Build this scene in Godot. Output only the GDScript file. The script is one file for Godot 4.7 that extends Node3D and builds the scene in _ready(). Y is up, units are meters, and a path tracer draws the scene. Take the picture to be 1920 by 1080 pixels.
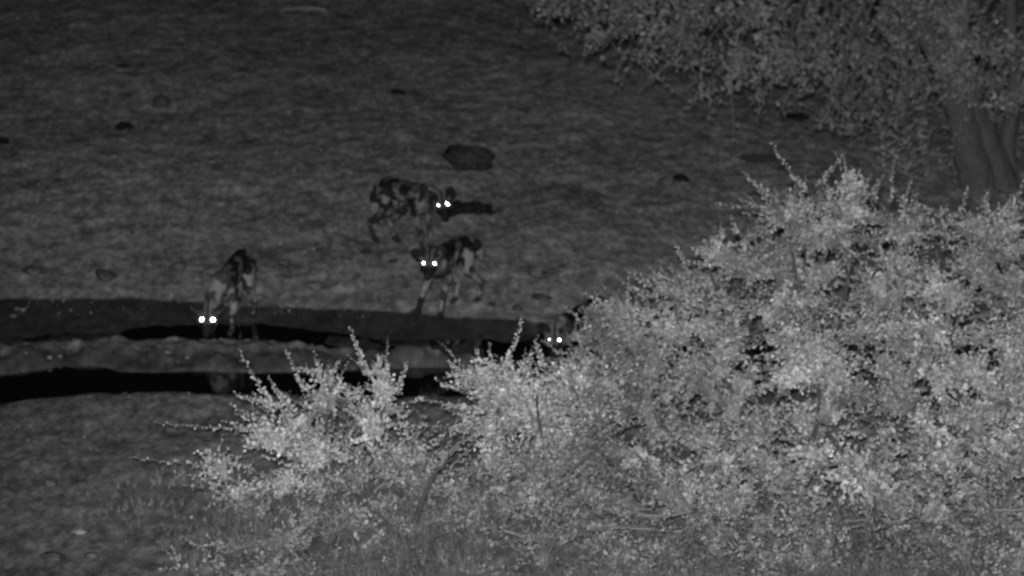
extends Node3D
# A waterhole at night, seen by a near infrared camera from a hide; the only strong light is the infrared flood lamp of the hide.

const EDGE_DRY := [Vector2(-14, -38.76), Vector2(-5.01, -38.26), Vector2(-3.76, -38.26), Vector2(-2.48, -37.92), Vector2(-1.34, -37.74), Vector2(-0.05, -37.36), Vector2(0.31, -37.25), Vector2(1.22, -37.1), Vector2(14, -36.5)]
const EDGE_FAR_WATER := [Vector2(-14, -37.38), Vector2(-4.84, -36.88), Vector2(-3.84, -37.01), Vector2(-3.67, -37.35), Vector2(-3.37, -37.44), Vector2(-2.61, -37.48), Vector2(-1.83, -37.22), Vector2(-1.41, -36.84), Vector2(-0.55, -36.75), Vector2(-0.05, -36.75), Vector2(0.2, -37.01), Vector2(0.71, -37.18), Vector2(14, -36.58)]
const EDGE_BAR_BACK := [Vector2(-14, -37.17), Vector2(-4.81, -36.67), Vector2(-3.66, -36.65), Vector2(-2.81, -36.71), Vector2(-2.15, -36.65), Vector2(-1.59, -36.38), Vector2(-1.29, -36.31), Vector2(-0.64, -36.17), Vector2(-0.3, -36.05), Vector2(0, -35.84), Vector2(14, -35.24)]
const EDGE_BAR_FRONT := [Vector2(-14, -35.98), Vector2(-4.66, -35.48), Vector2(-4.38, -35.58), Vector2(-4.11, -35.74), Vector2(-3.72, -35.76), Vector2(-3.63, -35.6), Vector2(-3.07, -35.58), Vector2(-2.24, -35.54), Vector2(-1.76, -35.62), Vector2(-1.03, -35.72), Vector2(-0.29, -35.72), Vector2(0, -35.68), Vector2(14, -35.08)]
const EDGE_NEAR := [Vector2(-14, -34.87), Vector2(-4.53, -34.37), Vector2(-4.31, -34.52), Vector2(-3.94, -34.65), Vector2(-3.62, -34.71), Vector2(-3.14, -34.73), Vector2(-2.52, -34.65), Vector2(-1.71, -34.63), Vector2(-0.95, -34.6), Vector2(-0.52, -34.65), Vector2(0.19, -34.84), Vector2(0.49, -35.52), Vector2(1.17, -35.62), Vector2(14, -35.02)]
const PLANTS := {
	"spreading": {"base": Vector3(-1.26, 0.27, -28.43),
		"limbs": [[Vector3(-1.35, -0.18, -30.4), Vector3(-1.55, 0.3, -30.4), Vector3(-1.74, 0.65, -30.4)], [Vector3(-1.35, -0.18, -30.4), Vector3(-1.09, 0.43, -30.4), Vector3(-1.02, 1, -30.4)], [Vector3(-1.39, -0.22, -30.4), Vector3(-1.93, 0.26, -30.4), Vector3(-2.18, 0.43, -30.4)], [Vector3(-1.35, -0.18, -30.4), Vector3(-1.42, 0.52, -30.4), Vector3(-1.46, 1.04, -30.4)]],
		"blobs": [[Vector3(-1.69, 0.79, -30.7), Vector3(0.32, 0.17, 0.25), 130, 1.14], [Vector3(-1.51, 0.63, -30.46), Vector3(0.38, 0.19, 0.28), 150, 1.09], [Vector3(-1.45, 1.15, -30.22), Vector3(0.16, 0.19, 0.25), 80, 1.05], [Vector3(-1.01, 1.13, -30.64), Vector3(0.11, 0.18, 0.25), 60, 1.01], [Vector3(-1.13, 0.91, -30.4), Vector3(0.29, 0.17, 0.25), 110, 1.05], [Vector3(-1.91, 0.85, -30.16), Vector3(0.21, 0.12, 0.25), 50, 1.09], [Vector3(-1.31, 0.3, -30.58), Vector3(0.51, 0.25, 0.38), 100, 0.87], [Vector3(-0.83, 0.62, -30.34), Vector3(0.33, 0.23, 0.28), 107, 0.96], [Vector3(-2.14, 0.41, -30.1), Vector3(0.25, 0.19, 0.25), 57, 0.93], [Vector3(-2.35, 0.55, -30.52), Vector3(0.23, 0.08, 0.25), 22, 1.01], [Vector3(-2.01, 0.03, -30.28), Vector3(0.42, 0.23, 0.32), 59, 0.78], [Vector3(-1.69, 0.09, -30.7), Vector3(0.25, 0.17, 0.25), 19, 0.85], [Vector3(-1.14, -0.06, -30.46), Vector3(0.38, 0.21, 0.29), 72, 0.70], [Vector3(-1.51, 0.64, -30.37), Vector3(0.23, 0.14, 0.25), 36, 1.08], [Vector3(-1.81, 0.47, -30.05), Vector3(0.23, 0.14, 0.25), 34, 0.96], [Vector3(-1.46, 0.46, -30.04), Vector3(0.23, 0.14, 0.25), 34, 0.92]],
		"whips": [[Vector3(-1.88, 1.04, -30.4), Vector3(-2.13, 1.49, -30.3), 46], [Vector3(-1.6, 1.15, -30.4), Vector3(-1.76, 1.53, -30.3), 44], [Vector3(-1.12, 1.28, -30.4), Vector3(-1.26, 1.66, -30.3), 50], [Vector3(-0.9, 1.13, -30.4), Vector3(-0.82, 1.39, -30.3), 40], [Vector3(-1.8, 0.87, -30.4), Vector3(-2.81, 0.9, -30.3), 54], [Vector3(-2.05, 0.56, -30.4), Vector3(-3, 0.64, -30.3), 50], [Vector3(-1.79, 1.02, -30.4), Vector3(-2.18, 1.14, -30.3), 50], [Vector3(-1.46, 1.23, -30.4), Vector3(-1.34, 1.43, -30.3), 34], [Vector3(-1.38, 1.1, -30.4), Vector3(-1.06, 1.16, -30.3), 36], [Vector3(-2.22, 0.48, -30.4), Vector3(-2.4, 0.69, -30.3), 30], [Vector3(-1.08, 1.28, -30.4), Vector3(-1.01, 1.44, -30.3), 34], [Vector3(-0.81, 0.87, -30.4), Vector3(-0.9, 1.06, -30.3), 8], [Vector3(-2.31, 0.17, -30.4), Vector3(-2.9, 0.3, -30.3), 30], [Vector3(-1.84, 1, -30.4), Vector3(-2.03, 1.17, -30.3), 30], [Vector3(-1.33, 1.15, -30.4), Vector3(-1.12, 1.23, -30.3), 30], [Vector3(-1.5, 1.3, -30.4), Vector3(-1.66, 1.37, -30.3), 24], [Vector3(-2.14, 0.43, -30.4), Vector3(-2.75, 0.55, -30.3), 26], [Vector3(-1.92, 0.91, -30.4), Vector3(-2.2, 1.07, -30.3), 26], [Vector3(-1.75, 1.04, -30.4), Vector3(-1.91, 1.26, -30.3), 26]]},
	"middle": {"base": Vector3(0.21, 0.26, -29.75),
		"limbs": [[Vector3(0.22, 0.12, -30.58), Vector3(0.24, 0.47, -30.58), Vector3(0.2, 1.08, -30.58)], [Vector3(0.22, 0.04, -31), Vector3(0.38, 0.35, -31), Vector3(0.49, 0.88, -31)], [Vector3(0.22, -0, -31), Vector3(0.04, 0.27, -31), Vector3(-0.13, 0.88, -31)]],
		"blobs": [[Vector3(0, 0.96, -31.3), Vector3(0.39, 0.15, 0.27), 140, 1.14], [Vector3(-0.26, 1.12, -31.06), Vector3(0.18, 0.09, 0.25), 50, 1.07], [Vector3(0.17, 0.86, -30.82), Vector3(0.47, 0.2, 0.33), 170, 1.15], [Vector3(-0.17, 0.64, -31.24), Vector3(0.26, 0.18, 0.25), 90, 1.10], [Vector3(0.49, 1.04, -31), Vector3(0.23, 0.18, 0.25), 90, 0.85], [Vector3(0.38, 0.62, -30.76), Vector3(0.38, 0.21, 0.3), 114, 0.94], [Vector3(0, 0.39, -31.18), Vector3(0.32, 0.19, 0.26), 90, 1.03], [Vector3(0.64, 0.72, -30.94), Vector3(0.25, 0.21, 0.25), 71, 0.68], [Vector3(0.76, 1.14, -30.7), Vector3(0.21, 0.17, 0.25), 49, 0.55]],
		"whips": [[Vector3(-0.08, 1.15, -31), Vector3(0.08, 1.64, -30.9), 60], [Vector3(0.25, 1.19, -31), Vector3(0.18, 1.48, -30.9), 44], [Vector3(-0.34, 1.12, -31), Vector3(-0.52, 1.26, -30.9), 44], [Vector3(0.11, 1.19, -31), Vector3(0.05, 1.31, -30.9), 26], [Vector3(-0.26, 0.86, -31), Vector3(-0.72, 0.96, -30.9), 30], [Vector3(0.42, 1.15, -31), Vector3(0.49, 1.3, -30.9), 26], [Vector3(-0.17, 1.19, -31), Vector3(-0.23, 1.29, -30.9), 26], [Vector3(0.55, 1.19, -31), Vector3(0.65, 1.35, -30.9), 30]]},
	"low": {"base": Vector3(-0.72, 0.29, -28.43),
		"limbs": [[Vector3(-0.74, 0.04, -29.48), Vector3(-0.74, 0.36, -29.48), Vector3(-0.6, 0.74, -29.48), Vector3(-0.45, 0.86, -29.48)], [Vector3(-0.75, 0.19, -29.9), Vector3(-1.07, 0.45, -29.9), Vector3(-1.28, 0.58, -29.9)], [Vector3(-0.75, 0.15, -29.9), Vector3(-0.41, 0.36, -29.9), Vector3(-0.12, 0.53, -29.9)]],
		"blobs": [[Vector3(-0.67, 0.53, -30.2), Vector3(0.37, 0.19, 0.28), 84, 0.91], [Vector3(-0.41, 0.3, -29.96), Vector3(0.41, 0.21, 0.31), 82, 0.73], [Vector3(-0.04, 0.5, -29.72), Vector3(0.37, 0.18, 0.28), 81, 0.85], [Vector3(0.83, 0.59, -30.14), Vector3(0.29, 0.19, 0.25), 46, 0.66], [Vector3(0.6, 0.91, -29.7), Vector3(0.28, 0.19, 0.25), 68, 0.71], [Vector3(0.84, 0.72, -30.26), Vector3(0.26, 0.18, 0.25), 57, 0.63], [Vector3(0.35, 0.74, -29.81), Vector3(0.23, 0.16, 0.25), 64, 0.91], [Vector3(0.7, 0.54, -30.13), Vector3(0.26, 0.18, 0.25), 57, 0.65], [Vector3(-1.17, 0.69, -29.8), Vector3(0.23, 0.14, 0.25), 35, 0.97], [Vector3(-0.92, 0.68, -30.11), Vector3(0.23, 0.14, 0.25), 35, 0.96], [Vector3(-0.15, 0.79, -29.77), Vector3(0.23, 0.14, 0.25), 36, 1.02], [Vector3(0.19, 0.75, -30.17), Vector3(0.23, 0.14, 0.25), 36, 1.03], [Vector3(-0.67, 0.64, -29.68), Vector3(0.23, 0.14, 0.25), 32, 0.87], [Vector3(-0.43, 0.5, -29.99), Vector3(0.23, 0.14, 0.25), 32, 0.86], [Vector3(-0.1, 0.43, -29.95), Vector3(0.23, 0.14, 0.25), 32, 0.85], [Vector3(0.22, 0.5, -29.88), Vector3(0.23, 0.14, 0.25), 32, 0.84]],
		"whips": [[Vector3(-0.58, 0.66, -29.9), Vector3(-0.45, 0.99, -29.8), 30], [Vector3(-0.82, 0.66, -29.9), Vector3(-0.98, 0.82, -29.8), 24], [Vector3(-0.25, 0.58, -29.9), Vector3(-0.29, 0.77, -29.8), 20]]},
	"front_left": {"base": Vector3(-0.6, 0.31, -26.84),
		"limbs": [[Vector3(-0.64, -0.22, -29), Vector3(-0.72, 0.2, -29), Vector3(-1.04, 0.58, -29)], [Vector3(-0.6, -0.22, -29), Vector3(-0.24, 0.16, -29), Vector3(0, 0.58, -29)], [Vector3(-0.68, -0.22, -29), Vector3(-1.29, 0.08, -29), Vector3(-1.6, 0.37, -29)]],
		"blobs": [[Vector3(-1.01, 0.38, -30.04), Vector3(0.25, 0.15, 0.25), 37, 0.76], [Vector3(-2.08, 0.36, -29.82), Vector3(0.25, 0.15, 0.25), 40, 0.87], [Vector3(-1.53, 0.46, -29.36), Vector3(0.24, 0.15, 0.25), 39, 0.83], [Vector3(-1.26, 0.44, -29.46), Vector3(0.24, 0.15, 0.25), 37, 0.77], [Vector3(-1.01, 0.36, -29.51), Vector3(0.24, 0.15, 0.25), 34, 0.68], [Vector3(-0.58, 0.35, -29.65), Vector3(0.25, 0.15, 0.25), 34, 0.68], [Vector3(-0.41, 0.43, -29.59), Vector3(0.24, 0.15, 0.25), 36, 0.74], [Vector3(-0.11, 0.42, -29.63), Vector3(0.25, 0.15, 0.25), 37, 0.77], [Vector3(0.4, 0.36, -29.86), Vector3(0.25, 0.15, 0.25), 34, 0.66], [Vector3(-2.11, 0.31, -28.91), Vector3(0.24, 0.14, 0.25), 37, 0.78], [Vector3(-1.73, 0.4, -28.86), Vector3(0.24, 0.14, 0.25), 37, 0.78], [Vector3(-1.59, 0.4, -28.9), Vector3(0.24, 0.14, 0.25), 37, 0.77], [Vector3(-1.1, 0.38, -28.6), Vector3(0.24, 0.14, 0.25), 36, 0.73], [Vector3(-0.81, 0.33, -29.11), Vector3(0.24, 0.14, 0.25), 34, 0.66], [Vector3(-0.6, 0.38, -29.01), Vector3(0.24, 0.14, 0.25), 34, 0.66], [Vector3(-0.15, 0.31, -28.98), Vector3(0.24, 0.14, 0.25), 34, 0.67], [Vector3(0.04, 0.27, -28.83), Vector3(0.24, 0.14, 0.25), 34, 0.68], [Vector3(0.38, 0.39, -28.91), Vector3(0.24, 0.14, 0.25), 33, 0.63], [Vector3(-2.3, 0.33, -28.31), Vector3(0.24, 0.14, 0.25), 37, 0.78], [Vector3(-1.95, 0.4, -27.93), Vector3(0.23, 0.14, 0.25), 37, 0.78], [Vector3(-1.77, 0.33, -28.24), Vector3(0.23, 0.14, 0.25), 37, 0.78], [Vector3(-1.3, 0.31, -28.18), Vector3(0.23, 0.14, 0.25), 37, 0.77], [Vector3(-1.01, 0.24, -28.24), Vector3(0.23, 0.14, 0.25), 37, 0.77], [Vector3(-0.81, 0.28, -28.36), Vector3(0.24, 0.14, 0.25), 36, 0.75], [Vector3(-0.42, 0.25, -28.32), Vector3(0.24, 0.14, 0.25), 36, 0.75], [Vector3(-0.08, 0.35, -28.15), Vector3(0.23, 0.14, 0.25), 36, 0.72]],
		"whips": []},
	"front_right": {"base": Vector3(2.2, 0.33, -26.33),
		"limbs": [[Vector3(2.38, -0.21, -28.6), Vector3(1.74, 0.2, -28.6), Vector3(1.34, 0.7, -28.6)], [Vector3(2.38, -0.21, -28.6), Vector3(2.61, 0.28, -28.6), Vector3(2.68, 0.82, -28.6)], [Vector3(2.42, -0.21, -28.6), Vector3(3.17, 0.2, -28.6), Vector3(3.55, 0.7, -28.6)]],
		"blobs": [[Vector3(0.98, 0.82, -29.01), Vector3(0.18, 0.13, 0.25), 46, 0.73], [Vector3(0.58, 0.71, -29), Vector3(0.21, 0.15, 0.25), 46, 0.59], [Vector3(0.75, 0.61, -29.14), Vector3(0.26, 0.18, 0.25), 54, 0.53], [Vector3(1.14, 0.83, -28.64), Vector3(0.24, 0.17, 0.25), 63, 0.75], [Vector3(1.5, 0.75, -28.92), Vector3(0.19, 0.13, 0.25), 54, 0.87], [Vector3(1.71, 0.71, -28.88), Vector3(0.25, 0.17, 0.25), 67, 0.81], [Vector3(2.13, 0.66, -28.95), Vector3(0.17, 0.12, 0.25), 45, 0.85], [Vector3(2.23, 0.6, -28.91), Vector3(0.16, 0.11, 0.25), 42, 0.78], [Vector3(2.71, 0.66, -29.08), Vector3(0.18, 0.13, 0.25), 47, 0.75], [Vector3(2.93, 0.69, -28.99), Vector3(0.25, 0.17, 0.25), 65, 0.79], [Vector3(3.15, 0.62, -28.83), Vector3(0.26, 0.18, 0.25), 65, 0.73], [Vector3(3.51, 0.68, -29.18), Vector3(0.26, 0.18, 0.25), 67, 0.77], [Vector3(3.75, 0.71, -29.08), Vector3(0.25, 0.17, 0.25), 65, 0.81], [Vector3(4.14, 0.74, -28.83), Vector3(0.24, 0.17, 0.25), 69, 0.91], [Vector3(0.46, 0.51, -28.85), Vector3(0.16, 0.11, 0.25), 35, 0.60], [Vector3(0.95, 0.48, -28.96), Vector3(0.22, 0.15, 0.25), 45, 0.53], [Vector3(1.34, 0.72, -27.9), Vector3(0.26, 0.18, 0.25), 54, 0.47], [Vector3(1.53, 0.72, -27.89), Vector3(0.19, 0.13, 0.25), 41, 0.52], [Vector3(1.89, 0.49, -28.99), Vector3(0.17, 0.11, 0.25), 39, 0.69], [Vector3(2.1, 0.77, -27.74), Vector3(0.23, 0.16, 0.25), 59, 0.69], [Vector3(2.34, 0.73, -27.9), Vector3(0.16, 0.11, 0.25), 35, 0.54], [Vector3(2.76, 0.71, -27.86), Vector3(0.23, 0.16, 0.25), 45, 0.42], [Vector3(3.1, 0.48, -29.06), Vector3(0.22, 0.15, 0.25), 51, 0.64], [Vector3(3.59, 0.61, -28.65), Vector3(0.23, 0.16, 0.25), 56, 0.64], [Vector3(3.96, 0.51, -28.87), Vector3(0.17, 0.12, 0.25), 44, 0.77], [Vector3(0.58, 0.52, -28.12), Vector3(0.26, 0.18, 0.25), 62, 0.64], [Vector3(0.77, 0.53, -27.92), Vector3(0.26, 0.18, 0.25), 62, 0.64], [Vector3(1.15, 0.64, -27.8), Vector3(0.16, 0.11, 0.25), 34, 0.53], [Vector3(1.47, 0.5, -27.98), Vector3(0.2, 0.14, 0.25), 47, 0.61], [Vector3(1.74, 0.65, -27.72), Vector3(0.18, 0.13, 0.25), 45, 0.66], [Vector3(1.9, 0.63, -27.94), Vector3(0.16, 0.11, 0.25), 41, 0.69], [Vector3(2.18, 0.62, -27.89), Vector3(0.22, 0.15, 0.25), 55, 0.68], [Vector3(2.56, 0.69, -27.73), Vector3(0.21, 0.14, 0.25), 40, 0.42], [Vector3(2.81, 0.42, -28.16), Vector3(0.23, 0.16, 0.25), 54, 0.63], [Vector3(3.18, 0.42, -28.18), Vector3(0.21, 0.15, 0.25), 55, 0.75], [Vector3(3.36, 0.53, -28.24), Vector3(0.17, 0.12, 0.25), 43, 0.71], [Vector3(3.72, 0.53, -27.87), Vector3(0.25, 0.17, 0.25), 67, 0.77], [Vector3(4.1, 0.38, -28.24), Vector3(0.23, 0.16, 0.25), 61, 0.78], [Vector3(0.31, 0.39, -28.02), Vector3(0.18, 0.12, 0.25), 44, 0.71], [Vector3(0.71, 0.29, -27.97), Vector3(0.16, 0.11, 0.25), 42, 0.74], [Vector3(0.93, 0.42, -27.89), Vector3(0.22, 0.15, 0.25), 55, 0.69], [Vector3(1.24, 0.29, -27.84), Vector3(0.26, 0.18, 0.25), 70, 0.75], [Vector3(1.59, 0.33, -28.09), Vector3(0.17, 0.11, 0.25), 42, 0.72], [Vector3(1.87, 0.25, -28), Vector3(0.2, 0.14, 0.25), 52, 0.77], [Vector3(2.16, 0.24, -28.1), Vector3(0.22, 0.15, 0.25), 59, 0.77], [Vector3(2.48, 0.27, -28.16), Vector3(0.16, 0.11, 0.25), 40, 0.75], [Vector3(2.72, 0.39, -28.01), Vector3(0.18, 0.13, 0.25), 46, 0.69], [Vector3(3.1, 0.24, -28.24), Vector3(0.2, 0.14, 0.25), 52, 0.77], [Vector3(3.24, 0.24, -28.08), Vector3(0.15, 0.11, 0.25), 41, 0.78], [Vector3(3.45, 0.37, -27.99), Vector3(0.21, 0.14, 0.25), 55, 0.78], [Vector3(3.74, 0.37, -28.02), Vector3(0.27, 0.19, 0.25), 72, 0.78], [Vector3(0.45, 0.15, -28), Vector3(0.27, 0.19, 0.25), 71, 0.76], [Vector3(0.73, 0.15, -27.94), Vector3(0.25, 0.17, 0.25), 65, 0.76], [Vector3(1.29, 0.12, -27.8), Vector3(0.2, 0.14, 0.25), 53, 0.78], [Vector3(1.76, 0.21, -27.76), Vector3(0.27, 0.19, 0.25), 73, 0.78], [Vector3(1.88, 0.15, -27.7), Vector3(0.2, 0.14, 0.25), 54, 0.78], [Vector3(2.21, 0.08, -28.13), Vector3(0.19, 0.13, 0.25), 49, 0.78], [Vector3(2.61, 0.1, -28.26), Vector3(0.17, 0.12, 0.25), 46, 0.77], [Vector3(2.84, -0.05, -28.29), Vector3(0.26, 0.18, 0.25), 69, 0.78], [Vector3(3.21, -0.02, -28.16), Vector3(0.23, 0.16, 0.25), 59, 0.78], [Vector3(3.51, 0.02, -28.04), Vector3(0.16, 0.11, 0.25), 41, 0.78], [Vector3(3.68, -0, -28.21), Vector3(0.2, 0.14, 0.25), 53, 0.78], [Vector3(4.03, -0.05, -28.23), Vector3(0.24, 0.17, 0.25), 63, 0.78]],
		"whips": []},
	"ridge": {"base": Vector3(2.5, 0.18, -32.44),
		"limbs": [[Vector3(2.57, -0.03, -33.4), Vector3(2.46, 1.01, -33.4), Vector3(2.36, 1.85, -33.4)], [Vector3(2.62, -0.03, -33.4), Vector3(2.86, 1.38, -33.4), Vector3(2.86, 2.12, -33.4)], [Vector3(2.62, -0.03, -33.4), Vector3(3.19, 1.2, -33.4), Vector3(3.45, 1.8, -33.4)], [Vector3(2.57, -0.03, -33.4), Vector3(1.92, 0.82, -33.4), Vector3(1.68, 1.48, -33.4)], [Vector3(2.66, -0.03, -33.4), Vector3(3.65, 0.82, -33.4), Vector3(4.04, 1.62, -33.4)]],
		"blobs": [[Vector3(2.38, 1.85, -33.7), Vector3(0.34, 0.18, 0.26), 116, 0.96], [Vector3(2.86, 1.95, -33.46), Vector3(0.27, 0.23, 0.25), 105, 0.94], [Vector3(2.84, 2.23, -33.22), Vector3(0.09, 0.13, 0.25), 35, 0.99], [Vector3(3.38, 1.77, -33.64), Vector3(0.41, 0.18, 0.3), 125, 0.94], [Vector3(3.95, 1.8, -33.4), Vector3(0.45, 0.16, 0.31), 122, 0.91], [Vector3(1.76, 1.65, -33.16), Vector3(0.27, 0.15, 0.25), 77, 0.96], [Vector3(2.1, 1.44, -33.58), Vector3(0.37, 0.23, 0.3), 116, 0.95], [Vector3(1.32, 1.3, -33.34), Vector3(0.23, 0.14, 0.25), 67, 0.95], [Vector3(4.22, 1.87, -33.1), Vector3(0.22, 0.18, 0.25), 57, 0.93], [Vector3(2.56, 1.84, -33.04), Vector3(0.28, 0.2, 0.25), 73, 0.93], [Vector3(2.01, 1.6, -32.99), Vector3(0.18, 0.12, 0.25), 46, 0.94], [Vector3(2.4, 1.42, -33.99), Vector3(0.23, 0.16, 0.25), 61, 0.98], [Vector3(2.67, 1.74, -33.09), Vector3(0.31, 0.21, 0.26), 78, 0.90], [Vector3(3.24, 1.52, -33.37), Vector3(0.23, 0.16, 0.25), 59, 0.96], [Vector3(3.94, 1.42, -33.89), Vector3(0.19, 0.13, 0.25), 47, 0.95], [Vector3(4.05, 1.7, -32.89), Vector3(0.3, 0.21, 0.26), 78, 0.91], [Vector3(4.56, 1.53, -33.91), Vector3(0.23, 0.16, 0.25), 58, 0.97], [Vector3(1.69, 1.17, -33.93), Vector3(0.25, 0.17, 0.25), 60, 0.89], [Vector3(2.1, 1.36, -33.84), Vector3(0.25, 0.17, 0.25), 63, 0.94], [Vector3(2.4, 1.16, -33.87), Vector3(0.27, 0.19, 0.25), 71, 0.99], [Vector3(2.63, 1.42, -33.46), Vector3(0.3, 0.21, 0.25), 74, 0.89], [Vector3(3.1, 1.29, -33.41), Vector3(0.32, 0.22, 0.27), 75, 0.83], [Vector3(3.42, 1.27, -33.82), Vector3(0.22, 0.15, 0.25), 57, 0.97], [Vector3(3.63, 1.26, -33.4), Vector3(0.31, 0.22, 0.27), 83, 1.00], [Vector3(3.9, 1.55, -32.96), Vector3(0.21, 0.15, 0.25), 56, 0.97], [Vector3(4.27, 1.35, -33.2), Vector3(0.29, 0.2, 0.25), 60, 0.68], [Vector3(4.73, 1.39, -33.42), Vector3(0.28, 0.19, 0.25), 74, 1.00], [Vector3(1.49, 1.21, -33.04), Vector3(0.29, 0.2, 0.25), 77, 0.97], [Vector3(1.78, 1.05, -33.58), Vector3(0.28, 0.2, 0.25), 67, 0.83], [Vector3(2.19, 1.17, -32.85), Vector3(0.27, 0.19, 0.25), 73, 0.99], [Vector3(2.44, 1.24, -32.88), Vector3(0.2, 0.14, 0.25), 53, 0.98], [Vector3(2.84, 0.99, -33.79), Vector3(0.28, 0.2, 0.25), 59, 0.67], [Vector3(3.2, 1.14, -33.25), Vector3(0.27, 0.19, 0.25), 62, 0.78], [Vector3(3.72, 1.19, -33.18), Vector3(0.27, 0.19, 0.25), 72, 1.03], [Vector3(4.26, 1.09, -33.94), Vector3(0.25, 0.17, 0.25), 52, 0.69], [Vector3(4.49, 1.03, -33.96), Vector3(0.21, 0.14, 0.25), 45, 0.77]],
		"whips": [[Vector3(2.51, 2.12, -33.4), Vector3(2.18, 2.6, -33.3), 44], [Vector3(2.58, 2.17, -33.4), Vector3(2.78, 2.48, -33.3), 30], [Vector3(2.2, 2.1, -33.4), Vector3(1.95, 2.31, -33.3), 36], [Vector3(2.85, 2.26, -33.4), Vector3(2.82, 2.38, -33.3), 14], [Vector3(3.21, 2.03, -33.4), Vector3(3.24, 2.41, -33.3), 24], [Vector3(3.31, 1.99, -33.4), Vector3(3.39, 2.25, -33.3), 18], [Vector3(2.2, 1.96, -33.4), Vector3(1.92, 2.09, -33.3), 36], [Vector3(3.81, 1.94, -33.4), Vector3(3.87, 2.19, -33.3), 18], [Vector3(4.03, 1.94, -33.4), Vector3(4.01, 2.17, -33.3), 18], [Vector3(3.44, 1.96, -33.4), Vector3(3.44, 2.12, -33.3), 14], [Vector3(2.72, 2.08, -33.4), Vector3(2.64, 2.24, -33.3), 16], [Vector3(1.5, 1.48, -33.4), Vector3(1.37, 1.71, -33.3), 22], [Vector3(1.18, 1.2, -33.4), Vector3(0.88, 1.43, -33.3), 26], [Vector3(1.91, 1.75, -33.4), Vector3(1.86, 1.96, -33.3), 22], [Vector3(3.08, 2.03, -33.4), Vector3(3.11, 2.24, -33.3), 18], [Vector3(4.17, 1.92, -33.4), Vector3(4.24, 2.12, -33.3), 20], [Vector3(2.49, 1.94, -33.4), Vector3(2.43, 2.28, -33.3), 20], [Vector3(2.94, 2.08, -33.4), Vector3(3, 2.26, -33.3), 18]]},
	"wide": {"base": Vector3(2.12, 0.24, -29.43),
		"limbs": [[Vector3(2.26, -0.25, -31.4), Vector3(1.9, 0.6, -31.4), Vector3(1.59, 1.22, -31.4)], [Vector3(2.26, -0.25, -31.4), Vector3(2.46, 0.6, -31.4), Vector3(2.49, 1.27, -31.4)], [Vector3(2.3, -0.25, -31.4), Vector3(3.15, 0.6, -31.4), Vector3(3.43, 1.31, -31.4)], [Vector3(2.26, -0.25, -31.4), Vector3(1.47, 0.24, -31.4), Vector3(1.12, 0.87, -31.4)], [Vector3(2.3, -0.25, -31.4), Vector3(3.54, 0.24, -31.4), Vector3(3.96, 0.78, -31.4)]],
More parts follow.
